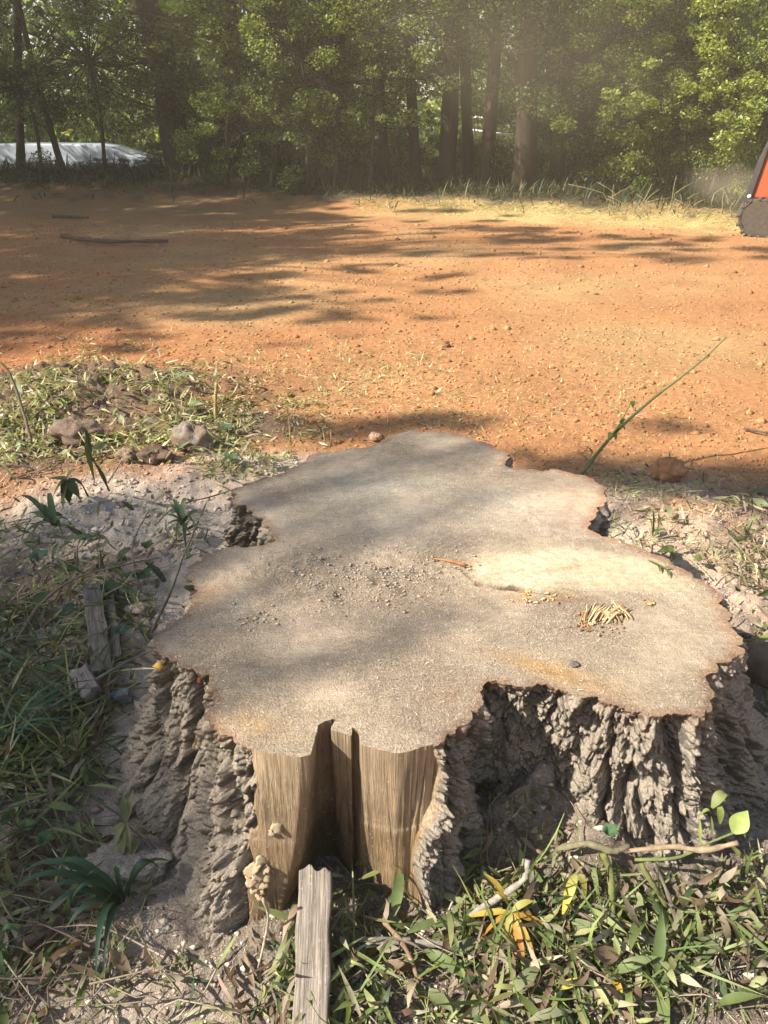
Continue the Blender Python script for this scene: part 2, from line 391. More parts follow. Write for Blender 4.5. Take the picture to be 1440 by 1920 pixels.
# weights: how many samples each segment of the rim gets
seg = np.linalg.norm(np.roll(tp, -1, 0)-tp, axis=1)
dens = np.array([2.2 if 6 <= i <= 19 else 1.0 if (i < 46 or i > 72) else 0.25 for i in range(nk)])
NS, NV = 2000, 185
cum = np.concatenate([[0], np.cumsum(seg*dens)]); sp = np.linspace(0, cum[-1], NS, endpoint=False)
kk = np.clip(np.searchsorted(cum, sp, 'right')-1, 0, nk-1); fr = (sp-cum[kk])/(cum[kk+1]-cum[kk])
def interp_ring(a, sm=5):
    a = np.asarray(a, float); b_ = np.roll(a, -1, 0)
    f_ = fr if a.ndim == 1 else fr[:, None]
    o = a[kk]*(1-f_)+b_[kk]*f_
    for _ in range(sm): o = (np.roll(o, 1, 0)+2*o+np.roll(o, -1, 0))/4
    return o
RT = interp_ring(tp); RB = interp_ring(bp, 40); RW = interp_ring([a[2] for a in TOP], 1)
RNOT = interp_ring([1. if 6 <= i <= 20 else 0. for i in range(nk)], 8)
RN = np.roll(RT, -2, 0)-np.roll(RT, 2, 0); RN = np.stack([RN[:, 1], -RN[:, 0]], 1); RN /= np.linalg.norm(RN, axis=1, keepdims=True)
for _ in range(30): RN = (np.roll(RN, 1, 0)+2*RN+np.roll(RN, -1, 0))/4
RN /= np.linalg.norm(RN, axis=1, keepdims=True)
ctr = at(735, 1120, ZT)[:2]

# ------------------------------------------------------------------ ground
_st = RT[::15]; 
def stump_dist(x, y):
    """rough signed distance to the foot outline (negative inside)"""
    P = np.stack([x, y], 1); Q = RB[::20]; Q2 = np.roll(Q, -1, 0)
    d = np.full(len(P), 1e9); ins = np.zeros(len(P), bool)
    for a, b_ in zip(Q, Q2):
        e = b_-a; t = np.clip(((P-a)@e)/(e@e), 0, 1); dd = np.linalg.norm(P-(a+t[:, None]*e), axis=1); d = np.minimum(d, dd)
        c = ((a[1] > P[:, 1]) != (b_[1] > P[:, 1])); xs = (b_[0]-a[0])*(P[:, 1]-a[1])/((b_[1]-a[1]) if abs(b_[1]-a[1]) > 1e-9 else 1e-9)+a[0]
        ins ^= c & (P[:, 0] < xs)
    return np.where(ins, -d, d)
HEAPS = []   # x, y, rx, ry, h, kind
def heap(px, py, rx, ry, h): q = at(px, py, 0); HEAPS.append((q[0], q[1], rx, ry, h))
heap(250, 1010, .42, .25, .07); heap(330, 920, .35, .16, .05); heap(120, 960, .25, .2, .06); heap(430, 890, .25, .12, .05)
heap(160, 730, .8, .3, .14); heap(60, 790, .6, .3, .14); heap(330, 760, .5, .2, .05); heap(480, 720, .5, .2, .03)
heap(960, 1540, .16, .10, .10); heap(1040, 1590, .16, .07, .13); heap(560, 1730, .10, .12, .06); heap(1150, 1660, .2, .06, .08)
heap(1480, 1330, .3, .45, .09); heap(1330, 1050, .35, .4, .05); heap(1250, 980, .3, .3, .04); heap(250, 1800, .3, .12, .05); heap(1350, 1680, .2, .1, .06)
def tree_edge(x): return np.where(x > 0, 17.2-0.42*x, 17.2-0.05*x)
def G(x, y):
    x = np.atleast_1d(np.asarray(x, float)); y = np.atleast_1d(np.asarray(y, float))
    r = np.hypot(x, y)
    z = 0.05*noise2(x, y, 0.35, 3)*sstep(3, 7, r)+0.022*noise2(x, y, 1.3, 4)+0.010*noise2(x, y, 4.5, 5)*sstep(60, 20, r)
    near = sstep(9, 3, r)
    z += near*(0.007*noise2(x, y, 14, 6)+0.004*noise2(x, y, 37, 7))
    lumpy = 1+.45*noise2(x, y, 9, 12)+.25*noise2(x, y, 24, 13)+.12*noise2(x, y, 60, 14)
    for hx, hy, rx, ry, h in HEAPS: z += h*lumpy*np.exp(-((x-hx)/rx)**2-((y-hy)/ry)**2)
    # bank under the trees, lower land behind it at the left
    e = tree_edge(x); left = sstep(1.5, -5, x)
    z += (0.22+0.30*left)*sstep(e-2.5, e+1.0, y)
    z -= (0.25+0.85*left)*sstep(e+1.6, e+4.2, y)
    z += 0.06*noise2(x, y, 0.8, 9)*sstep(e-2, e, y)
    return z
def g1(x, y): return float(G(x, y)[0])
def gp(px, py, h=0.0):
    """ground point seen at a pixel"""
    z = 0.0
    for _ in range(8):
        q = at(px, py, z+h); z = 0.5*z+0.5*g1(q[0], q[1])
    q = at(px, py, z+h); return q
def gpv(px, py):
    d = np.stack([px-720.0, FPX*math.cos(PITCH)+(960-py)*math.sin(PITCH), -FPX*math.sin(PITCH)+(960-py)*math.cos(PITCH)], 1); z = np.zeros(len(d))
    for _ in range(7):
        t = (z-CAM_H)/d[:, 2]; z = .5*z+.5*G(d[:, 0]*t, d[:, 1]*t)
    t = (z-CAM_H)/d[:, 2]; return np.stack([d[:, 0]*t, d[:, 1]*t, z], 1)
# colour zones
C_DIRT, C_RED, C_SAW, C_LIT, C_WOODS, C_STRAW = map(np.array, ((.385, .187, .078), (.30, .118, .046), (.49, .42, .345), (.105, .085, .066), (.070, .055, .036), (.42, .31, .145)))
def ellipse(x, y, px, py, rx, ry):
    q = at(px, py, 0); return np.exp(-(((x-q[0])/rx)**2+((y-q[1])/ry)**2)**1.5)
def zone_masks(x, y):
    n1 = fbm2(x, y, 1.6, 21, 3); n2 = fbm2(x, y, 6, 31, 3)
    d = stump_dist(x, y)
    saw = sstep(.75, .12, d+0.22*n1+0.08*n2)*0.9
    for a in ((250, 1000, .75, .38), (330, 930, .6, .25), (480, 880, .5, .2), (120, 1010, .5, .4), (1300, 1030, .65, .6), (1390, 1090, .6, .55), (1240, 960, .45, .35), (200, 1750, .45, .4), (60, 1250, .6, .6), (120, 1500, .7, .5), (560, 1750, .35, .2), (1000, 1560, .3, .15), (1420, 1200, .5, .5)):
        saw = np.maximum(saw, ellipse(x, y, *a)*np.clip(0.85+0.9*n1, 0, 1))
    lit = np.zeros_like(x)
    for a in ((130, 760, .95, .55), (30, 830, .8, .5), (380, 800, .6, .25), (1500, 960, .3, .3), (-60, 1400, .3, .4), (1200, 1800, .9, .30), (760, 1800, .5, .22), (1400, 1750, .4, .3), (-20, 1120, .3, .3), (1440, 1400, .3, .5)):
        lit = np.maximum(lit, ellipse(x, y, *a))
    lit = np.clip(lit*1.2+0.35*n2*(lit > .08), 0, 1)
    return saw, lit, d, n1, n2
def ground_col(x, y):
    r = np.hypot(x, y); saw, lit, d, n1, n2 = zone_masks(x, y)
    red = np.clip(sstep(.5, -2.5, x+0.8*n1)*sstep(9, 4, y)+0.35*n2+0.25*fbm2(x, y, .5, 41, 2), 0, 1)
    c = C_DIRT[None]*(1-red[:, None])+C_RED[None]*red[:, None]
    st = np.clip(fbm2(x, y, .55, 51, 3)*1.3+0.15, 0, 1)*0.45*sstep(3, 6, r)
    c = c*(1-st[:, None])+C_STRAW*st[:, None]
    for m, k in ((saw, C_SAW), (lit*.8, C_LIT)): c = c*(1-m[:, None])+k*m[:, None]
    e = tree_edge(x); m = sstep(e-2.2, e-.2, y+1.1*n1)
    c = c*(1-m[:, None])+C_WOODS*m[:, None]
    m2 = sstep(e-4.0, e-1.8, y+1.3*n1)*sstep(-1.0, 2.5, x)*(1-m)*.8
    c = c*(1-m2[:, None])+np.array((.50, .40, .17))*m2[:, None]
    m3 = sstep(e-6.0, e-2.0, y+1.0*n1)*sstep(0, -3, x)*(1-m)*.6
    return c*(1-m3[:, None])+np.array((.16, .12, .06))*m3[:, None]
def build_ground():
    rr = [0.35]
    while rr[-1] < 220:
        r = rr[-1]; rr.append(r*(1.0072 if r < 4.5 else 1.018 if r < 26 else 1.12))
    rr = np.array(rr)
    th = np.concatenate([np.linspace(-48, 48, 540), np.linspace(48, 312, 70)[1:-1]])
    th = np.radians(90-th)
    T, Q = np.meshgrid(th, rr, indexing='ij')
    x = (Q*np.cos(T)).ravel(); y = (Q*np.sin(T)).ravel()
    z = G(x, y); V = np.stack([x, y, z], 1)
    F = grid_faces(len(th), len(rr), True)
    V = np.concatenate([V, [[0, 0, g1(0, 0)]]]); c = len(V)-1; nr = len(rr)
    i = np.arange(len(th)); T3 = np.stack([((i+1) % len(th))*nr, i*nr, np.full_like(i, c)], 1)
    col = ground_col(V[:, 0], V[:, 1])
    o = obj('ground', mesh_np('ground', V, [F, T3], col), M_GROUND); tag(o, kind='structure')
build_ground()

# ------------------------------------------------------------------ stump
def top_z(x, y):
    q = np.stack([x, y], 1)
    z = ZT+0.010*noise2(x, y, 2.2, 61)+0.004*noise2(x, y, 8, 62)+0.0022*noise2(x, y, 33, 63)+0.0012*noise2(x, y, 90, 64)
    def E(px, py, rx, ry): c = at(px, py, ZT); return np.exp(-((x-c[0])/rx)**2-((y-c[1])/ry)**2)
    lump = np.clip(E(680, 1090, .28, .10)+E(560, 1070, .2, .07)+.7*E(760, 1060, .15, .1), 0, 1)
    z += lump*(0.010+0.012*noise2(x, y, 22, 65)+0.006*noise2(x, y, 48, 66))
    z -= 0.016*E(650, 1115, .035, .028)+.01*E(430, 1155, .06, .03)
    # sawn step: the right-hand slab stands a little higher; ledge runs along this line
    a, b_ = at(893, 1097, ZT), at(1090, 1122, ZT)
    t = np.clip(((x-a[0])*(b_[0]-a[0])+(y-a[1])*(b_[1]-a[1]))/((b_[0]-a[0])**2+(b_[1]-a[1])**2), -1, 2)
    side = (-(b_[1]-a[1])*(x-a[0])+(b_[0]-a[0])*(y-a[1]))/math.hypot(b_[0]-a[0], b_[1]-a[1])+0.004*noise2(x, y, 20, 67)
    on = sstep(-.03, .05, t+.10*noise2(x, y, 14, 68))*sstep(1.05, .75, t)
    z += on*(0.009*sstep(-.0015, .0015, side)*np.exp(-np.clip(side, 0, 9)/.16)-0.012*np.exp(-((side+.004)/.003)**2))
    a2 = at(815, 1052, ZT); b2 = at(893, 1062, ZT); s2 = (-(b2[1]-a2[1])*(x-a2[0])+(b2[0]-a2[0])*(y-a2[1]))/math.hypot(*(b2-a2)[:2])
    t2 = ((x-a2[0])*(b2[0]-a2[0])+(y-a2[1])*(b2[1]-a2[1]))/((b2-a2)[:2]@(b2-a2)[:2])
    z += ((t2 > 0) & (t2 < 1))*(-0.012*np.exp(-(s2/.006)**2))
    return z
def top_col(x, y):
    def E(px, py, rx, ry, ang=0.0, pw=1.0):
        c = at(px, py, ZT); ca, sa = math.cos(ang), math.sin(ang); dx, dy = x-c[0], y-c[1]
        u, v = dx*ca+dy*sa, -dx*sa+dy*ca; return np.exp(-((u/rx)**2+(v/ry)**2)**pw)
    n1 = fbm2(x, y, 5, 71, 3); n2 = fbm2(x, y, 19, 72, 2)
    # grain along the radius for the clean wood
    ang = np.arctan2(y-ctr[1], x-ctr[0]); rad = np.hypot(x-ctr[0], y-ctr[1])
    gr = .7*noise(np.stack([ang*30+.6*n1, rad*1.5, np.zeros_like(x)], 1), 73)+.5*noise(np.stack([ang*80+.6*n1, rad*2.5, np.zeros_like(x)], 1), 74)
    dirt = np.clip(fbm2(x, y, 3.2, 75, 3)*1.3+.05, 0, .75); mot = np.clip(fbm2(x, y, 13, 76, 3)*1.5, 0, .6)
    c = np.tile(np.array((.485, .385, .285)), (len(x), 1))*(1+.22*n1+.14*n2)[:, None]
    def put(m, k):
        nonlocal c; m = np.clip(m, 0, 1)[:, None]; c = c*(1-m)+np.array(k)*m
    put(dirt*.7, (.35, .275, .20)); put(mot*.5, (.56, .46, .345)); put(np.clip(gr*1.3, 0, .7)*.7, (.54, .42, .275)); put(np.clip(-gr*1.3-.1, 0, .6)*.5, (.37, .27, .18))
    put(.55*E(640, 950, .35, .25)*(.8+n1), (.43, .385, .31))
    put(.7*np.clip(E(700, 930, .16, .10)+E(800, 920, .14, .12), 0, 1)*(.7+n1), (.43, .41, .33))
    put(.75*E(990, 945, .17, .10, .5)*(.8+.8*gr+n1), (.47, .42, .33))
    put(.6*E(1060, 925, .13, .12)*(.8+n1+.5*gr), (.44, .30, .19))
    put(.5*E(880, 845, .12, .15)*(.8+n1), (.42, .33, .25))
    slab = np.clip(E(1050, 1070, .24, .10, -.08, 1.6)+.8*E(1180, 1070, .18, .085, -.5, 1.6)+.8*E(985, 1085, .14, .07), 0, 1)
    put(slab*(1.0+.5*gr+.4*n1), (.60, .485, .32)); put(slab*np.clip(gr*2.2-.1, 0, .75), (.40, .265, .135)); put(slab*np.clip(-gr*1.8-.15, 0, .7), (.57, .48, .34))
    put(.9*E(985, 1093, .13, .045)*(1+.4*gr), (.58, .49, .345))
    put(.7*np.clip(E(1290, 1160, .16, .2)+E(1280, 1270, .22, .16), 0, 1)*(.75+.5*n1), (.46, .365, .25))
    put(.95*E(1035, 1258, .14, .035, -.55)*(.9+gr), (.52, .31, .12)); put(.6*E(960, 1215, .16, .035, -.4)*(.8+gr), (.47, .40, .31))
    put(.7*E(395, 1118, .055, .05)*(1+n1), (.40, .235, .13)); put(.65*E(445, 1135, .035, .06), (.47, .42, .35))
    put(.75*np.clip(E(455, 1372, .08, .035)+E(430, 1345, .05, .04), 0, 1)*np.clip(.45+1.6*n1+1.2*n2, 0, 1), (.50, .31, .12))
    put(.55*E(520, 1400, .13, .03), (.45, .36, .25)); put(.5*E(600, 1335, .12, .03), (.46, .36, .24)); put(.55*E(850, 1305, .05, .03)*np.clip(.4+1.6*n1+1.2*n2, 0, 1), (.42, .25, .14))
    def line(p, q_, wd):
        a, b_ = at(*p, ZT), at(*q_, ZT); t = np.clip(((x-a[0])*(b_[0]-a[0])+(y-a[1])*(b_[1]-a[1]))/((b_-a)[:2]@(b_-a)[:2]), 0, 1); return np.exp(-(np.hypot(x-a[0]-t*(b_[0]-a[0]), y-a[1]-t*(b_[1]-a[1])-.004*n2)/wd)**2)
    put(.9*line((893, 1099), (1075, 1122), .0034), (.10, .06, .035)); put(.8*line((840, 1054), (893, 1098), .004)*(n2 > -.2), (.22, .12, .07)); put(.5*line((1130, 1290), (1020, 1262), .005), (.30, .19, .11)); put(.5*line((1205, 1330), (1290, 1338), .003), (.34, .21, .13))
    put(.5*line((1160, 1012), (1290, 1075), .005), (.36, .2, .12)); put(.45*line((1075, 925), (1060, 985), .02), (.38, .26, .18))
    put(.6*E(310, 1210, .03, .06), (.52, .45, .36)); put(.5*E(845, 1055, .05, .012), (.50, .22, .10)); put(.55*E(1010, 1125, .14, .02)*(.7+1.2*n2), (.52, .27, .08))
    cl = np.clip(1.1*slab+.8*E(990, 945, .18, .1)+.6*E(1060, 925, .12, .12)+.6*E(1035, 1258, .14, .04, -.55)+.5*E(760, 930, .2, .12)+.5*E(415, 1125, .08, .06)+.5*E(1280, 1140, .1, .1), 0, 1)
    dust = np.clip(.72+.9*fbm2(x, y, 4.2, 175, 3)+.5*E(690, 1090, .3, .1), .3, 1)*(1-.85*cl)
    c = c*(1-.16*np.clip((.75-dust)/.6, 0, 1))[:, None]
    ac = at(300, 700, ZT); ar = np.sin(np.hypot(x-ac[0], y-ac[1])*2*math.pi/.019+2.2*n1)*np.clip(.3+1.5*fbm2(x, y, 3, 177, 2), 0, 1); c = c*(1+.07*ar)[:, None]
    return np.concatenate([np.clip(c, .02, .8), dust[:, None]], 1)
stump = thing('tree_stump', 'huge freshly sawn lobed tree stump with furrowed bark and bare split wood', 'tree stump', (*ctr, 0))
SO = np.array([ctr[0], ctr[1], 0])
def build_stump():
    v = np.linspace(0, 1, NV)**1.05
    S, Vv = NS, NV
    flare = v**1.7
    P = np.zeros((S, Vv, 3))
    P[:, :, :2] = RT[:, None, :]+(RB-RT)[:, None, :]*flare[None, :, None]
    zt = top_z(RT[:, 0], RT[:, 1])
    P[:, :, 2] = zt[:, None]*(1-v)[None]+(-0.06)*v[None]
    X = P.reshape(-1, 3); vv = np.tile(v, S); wring = np.repeat(RW, Vv)
    # wood or bark
    ragged = 0.5*noise(X*np.array([9, 9, 5]), 81)+0.3*noise(X*np.array([30, 30, 14]), 82)
    wood = wring+ragged*(wring < .98)*(wring > .02)*1.3
    wm = sstep(.42, .58, wood)
    # bark relief: long furrows between blocky ridges, pitted surface
    wv = np.stack([noise(X*9, 87), noise(X*9, 88), noise(X*9, 80)], 1)*.030+np.stack([noise(X*32, 77), noise(X*32, 78), noise(X*32, 79)], 1)*.010
    Y = X+wv
    Qr = np.stack([np.repeat(RT[:, 0], Vv), np.repeat(RT[:, 1], Vv), X[:, 2]], 1)+wv*.8     # follows the lines of the flare
    f1 = np.abs(noise(Qr*np.array([17, 17, 2.0]), 83)); f2 = np.abs(noise(Qr*np.array([31, 31, 5.0]), 72)); big = noise(Qr*np.array([7, 7, 1.6]), 89)
    A1, A2, av = cells((Qr+wv*.5)*np.array([34, 34, 9]), 85); B1, B2, bv = cells((X+wv*.6)*np.array([75, 75, 55]), 86)
    hf = noise(X*120, 98); lm = noise(X*np.array([40, 40, 34]), 75); l2 = noise(X*70, 71)
    mod = np.clip(.8+1.2*noise(X*5, 76), .25, 1.4)
    furrow = np.clip(f1*3.0, 0, 1)**.75; fur2 = np.clip(f2*3.0, 0, 1)**.75; ga = sstep(.0, .28, A2-A1); gb = sstep(.0, .30, B2-B1); crack = fur2*.6+ga*.4; void = sstep(.22, .5, -noise((Qr+wv)*np.array([18, 18, 5]), 84))
    db = (.046*(furrow-.7)+.016*(fur2-.7)+.022*big-.032*void+(.010*(av-.5)+.007*(ga-.7)+.012*(bv-.5)+.007*(gb-.7)+.010*lm+.009*l2)*mod+.007*hf)*(.3+.7*sstep(0, .06, vv))
    # fibre of bare wood, kerf line half way down
    fb = noise(X*np.array([55, 55, 3.0]), 91); fb2 = noise(X*np.array([140, 140, 5.0]), 92)
    dw = -.009*(1-np.repeat(RNOT, Vv))+(.0030*fb+.0018*fb2)*(1-.6*np.repeat(RNOT, Vv))+.002*sstep(.40, .425, vv+.02*noise(X*3, 93))
    dw = dw-.007*sstep(.05, .012, np.abs(noise(X*np.array([48, 48, 1.6]), 70)))*np.clip(.3+1.3*noise(X*6, 69), 0, 1)*(1-.7*np.repeat(RNOT, Vv))
    d = db*(1-wm)+dw*wm
    nn = np.repeat(RN, Vv, 0)
    X = X.copy(); X[:, :2] += nn*d[:, None]
    X[:, 2] += (1-wm)*.008*noise(X*np.array([26, 26, 20]), 94)*sstep(0, .05, vv)
    global BARK_PTS
    pick = (rng.uniform(size=len(X)) < .16*np.clip(.25+vv*1.1+.6*noise(X*7, 74), 0, 1)) & (wm < .5); G3 = X.reshape(S, Vv, 3); nb = np.cross(np.roll(G3, -1, 0)-np.roll(G3, 1, 0), np.gradient(G3, axis=1)).reshape(-1, 3); nb /= -np.linalg.norm(nb, axis=1, keepdims=True)+1e-9; pick &= nb[:, 2] > -.1
    BARK_PTS = X[pick]+nb[pick]*.002
    # colours
    n1 = noise(X*5, 95); n2 = noise(X*16, 96)
    bc = np.tile(np.array((.225, .208, .180)), (len(X), 1))
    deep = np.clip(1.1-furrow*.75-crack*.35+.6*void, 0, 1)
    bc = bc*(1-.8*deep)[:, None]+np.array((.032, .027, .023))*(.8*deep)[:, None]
    g = np.clip(n1*1.6+.1, 0, .7)[:, None]; bc = bc*(1-g)+np.array((.25, .235, .19))*g
    ls = sstep(.18, -.5, X[:, 0])[:, None]*np.clip(n2*1.5+.25, 0, .6)[:, None]; bc = bc*(1-ls)+np.array((.21, .20, .12))*ls
    sd = (np.clip(sstep(.30, 1.0, vv)*.75+.7*n2*sstep(.05, .5, vv), 0, .85)*(1-.6*deep))[:, None]; bc = bc*(1-sd)+np.array((.47, .415, .35))*sd
    rim = sstep(.09, 0.0, vv+.05*n2)[:, None]*.75; bc = bc*(1-rim)+np.array((.34, .22, .145))*rim
    low = sstep(.40, .46, vv+.02*n1)[:, None]; wc = np.array((1.0, .98, .93))*(1-low)+np.array((.78, .69, .56))*low
    # split between the front lobes: brown rot, darkened further to carry its shade
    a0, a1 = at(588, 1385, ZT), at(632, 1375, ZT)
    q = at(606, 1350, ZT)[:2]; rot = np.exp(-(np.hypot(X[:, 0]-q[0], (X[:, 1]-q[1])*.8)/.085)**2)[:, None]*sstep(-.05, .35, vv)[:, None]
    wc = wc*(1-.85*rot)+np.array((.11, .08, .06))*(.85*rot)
    sp_ = sstep(.07, .02, np.abs(noise(X*np.array([48, 48, 1.6]), 70)))*np.clip(.5+noise(X*6, 69), 0, 1); wc = wc*(1-.75*sp_[:, None])
    st_ = np.clip(noise(X*np.array([9, 9, 5]), 68)*1.4+.1, 0, .6)[:, None]; wc = wc*(1-st_)+np.array((.62, .56, .50))*st_
    F = grid_faces(S, Vv, True)[:, ::-1]
    isw = wood[F].mean(1) > .5
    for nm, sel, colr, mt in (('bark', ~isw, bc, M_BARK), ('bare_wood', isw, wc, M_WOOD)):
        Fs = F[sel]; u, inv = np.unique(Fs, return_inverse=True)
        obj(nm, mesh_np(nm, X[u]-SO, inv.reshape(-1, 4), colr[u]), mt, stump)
    # cut face: a fine triangulation inside the rim
    rim3 = X.reshape(S, Vv, 3)[:, 0, :2]; rimz = X.reshape(S, Vv, 3)[:, 0, 2]
    lo_, hi_ = rim3.min(0), rim3.max(0); st = .0058
    gx, gy = np.meshgrid(np.arange(lo_[0], hi_[0], st), np.arange(lo_[1], hi_[1], st*.87)); gx = gx+st*.5*(np.arange(gx.shape[0]) % 2)[:, None]
    ext = [np.stack([gx.ravel(), gy.ravel()], 1)+rng.uniform(-.2, .2, (gx.size, 2))*st]
    la, lb = at(880, 1095, ZT)[:2], at(1085, 1121, ZT)[:2]; t = rng.uniform(0, 1, 6000); nn_ = np.array([-(lb-la)[1], (lb-la)[0]])/np.linalg.norm(lb-la); ext.append(la+(lb-la)*t[:, None]+nn_*rng.normal(0, .008, 6000)[:, None])
    P2 = np.concatenate(ext); Qr = rim3; ins = np.zeros(len(P2), bool); Qs = Qr[::5]; dmin = np.full(len(P2), 9.)
    for a, b_ in zip(Qs, np.roll(Qs, -1, 0)):
        c = ((a[1] > P2[:, 1]) != (b_[1] > P2[:, 1])); xs = (b_[0]-a[0])*(P2[:, 1]-a[1])/((b_[1]-a[1]) if abs(b_[1]-a[1]) > 1e-9 else 1e-9)+a[0]; ins ^= c & (P2[:, 0] < xs)
        e = b_-a; tt = np.clip(((P2-a)@e)/(e@e+1e-12), 0, 1); dmin = np.minimum(dmin, np.hypot(P2[:, 0]-a[0]-tt*e[0], P2[:, 1]-a[1]-tt*e[1]))
    P2 = P2[ins & (dmin > .003)]
    from mathutils.geometry import delaunay_2d_cdt
    allp = np.concatenate([Qr, P2]); res = delaunay_2d_cdt([Vector(p) for p in allp], [(i, (i+1) % S) for i in range(S)], [], 1, 1e-7)
    V2 = np.array([tuple(p) for p in res[0]]); T3 = np.array([f for f in res[2] if len(f) == 3])
    z = top_z(V2[:, 0], V2[:, 1])
    wr = np.zeros(len(V2)); dist = np.full(len(V2), 9.0)
    for k, og in enumerate(res[3]):
        i0 = min(og) if len(og) else S
        if i0 < S: z[k] = rimz[i0]; dist[k] = 0; wr[k] = RW[i0]
    for a, b_, w_ in zip(Qs, np.roll(Qs, -1, 0), RW[::5]):
        e = b_-a; tt = np.clip(((V2-a)@e)/(e@e+1e-12), 0, 1); dd = np.hypot(V2[:, 0]-a[0]-tt*e[0], V2[:, 1]-a[1]-tt*e[1]); m_ = dd < dist; dist[m_] = dd[m_]; wr[m_] = w_
    ar = np.cross(V2[T3[:, 1]]-V2[T3[:, 0]], V2[T3[:, 2]]-V2[T3[:, 0]]); T3[ar < 0] = T3[ar < 0][:, ::-1]
    V = np.stack([V2[:, 0], V2[:, 1], z], 1); c = top_col(V[:, 0], V[:, 1])
    rm = (sstep(.020, .004, dist+.014*noise2(V[:, 0], V[:, 1], 40, 97))*(wr < .4)*.6)[:, None]
    rr_ = sstep(.035, .012, dist+.016*noise2(V[:, 0], V[:, 1], 26, 96))*(wr < .4)*sstep(.05, .45, V[:, 0])*sstep(1.1, 1.3, V[:, 1])*.55; c[:, :3] = c[:, :3]*(1-rr_[:, None])+np.array((.40, .225, .13))*rr_[:, None]
    c[:, :3] = c[:, :3]*(1-rm)+np.array((.33, .19, .115))*rm
    obj('cut_face', mesh_np('cut_face', V-SO, T3, c), M_CUT, stump)
    return rim3
RIM = build_stump()
def in_rim(x, y, shrink=1.0):
    P = np.stack([x, y], 1); Q = ctr+(RIM[::10]-ctr)*shrink; Q2 = np.roll(Q, -1, 0); ins = np.zeros(len(P), bool)
    for a, b_ in zip(Q, Q2):
        c = ((a[1] > P[:, 1]) != (b_[1] > P[:, 1])); xs = (b_[0]-a[0])*(P[:, 1]-a[1])/((b_[1]-a[1]) if abs(b_[1]-a[1]) > 1e-9 else 1e-9)+a[0]
        ins ^= c & (P[:, 0] < xs)
    return ins
def tz(px, py, h=0.0):
    q = at(px, py, ZT+h); q[2] = float(top_z(q[:1], q[1:2])[0])+h; return q

# ------------------------------------------------------------------ background woods
def leaf_cloud(mb, centres, rad, n, size, cols, wts=None, flat=0.7, up=0.5, hollow=0.3):
    centres = np.asarray(centres, float); rad = np.broadcast_to(np.asarray(rad, float), (len(centres),))
    k = rng.integers(0, len(centres), n) if len(centres) < 3 else rng.choice(len(centres), n, p=rad**2/np.sum(rad**2))
    d = rng.normal(size=(n, 3)); d /= np.linalg.norm(d, axis=1, keepdims=True)
    r = rng.uniform(hollow, 1, n)**(0.6)
    c = centres[k]+d*(rad[k]*r)[:, None]*np.array([1, 1, flat])
    V, F = quad_leaves(c, size*.86*rng.uniform(.5, 1.35, n), up)
    mb.add(V, F, np.repeat(pick_cols(n, cols, wts, .3), 4, 0))
    return mb
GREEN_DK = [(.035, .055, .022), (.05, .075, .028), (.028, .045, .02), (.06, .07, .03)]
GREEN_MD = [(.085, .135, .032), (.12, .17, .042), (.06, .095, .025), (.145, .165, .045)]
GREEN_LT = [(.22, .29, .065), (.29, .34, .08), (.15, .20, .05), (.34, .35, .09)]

def crown_mesh(name, kind, n=9000):
    mb = MB(); cs, rs = [], []
    if kind == 'bough':       # low drooping boughs, crown reaching down
        for i in range(34):
            a = rng.uniform(0, 2*math.pi); d = rng.uniform(.4, 2.6); z = rng.uniform(1.2, 6.5); cs.append((d*math.cos(a), d*math.sin(a), z-0.12*d*d)); rs.append(rng.uniform(.35, .8))
    else:                      # crown starts above
        for i in range(30):
            a = rng.uniform(0, 2*math.pi); d = rng.uniform(.2, 2.7); z = rng.uniform(2.6, 9.0); cs.append((d*math.cos(a), d*math.sin(a), z)); rs.append(rng.uniform(.5, 1.0))
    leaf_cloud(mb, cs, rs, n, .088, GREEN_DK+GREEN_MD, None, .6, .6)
    return mb.mesh(name, smooth=False)
CROWNS = [crown_mesh('crown', k, n) for k, n in (('bough', 15000), ('bough', 15000), ('high', 13000), ('high', 13000))]
def trunk_mesh(base, top, r0, r1, seed, limbs=5, ivy=False):
    mb = MB(); n = 14
    mid = [(base+(top-base)*t+np.array([rng.normal(0, .06), rng.normal(0, .06), 0])*math.sin(t*math.pi)) for t in (0, .25, .5, .75, 1)]
    p = smooth_path(mid, n); t = np.linspace(0, 1, n); rad = r0*(1-t)+r1*t; rad[0] *= 1.2; rad[1] *= 1.04
    col = np.array(((.050, .038, .028), (.042, .034, .027), (.060, .047, .035))[seed % 3])
    V, F = tube(p, rad, 12, .22, seed); mb.add(V, F, col)
    for k in range(limbs):
        tt = rng.uniform(.18, .95); q = p[int(tt*(n-1))]; a = rng.uniform(0, 2*math.pi); L = rng.uniform(.7, 2.0)
        e = q+np.array([math.cos(a)*L, math.sin(a)*L, rng.uniform(-.1, .8)*L]); m = (q+e)/2+np.array([0, 0, .12*L])
        V, F = tube(smooth_path([q, m, e], 7), np.linspace(r0*.22, .012, 7), 6, .15, seed+k); mb.add(V, F, col)
    return mb, p
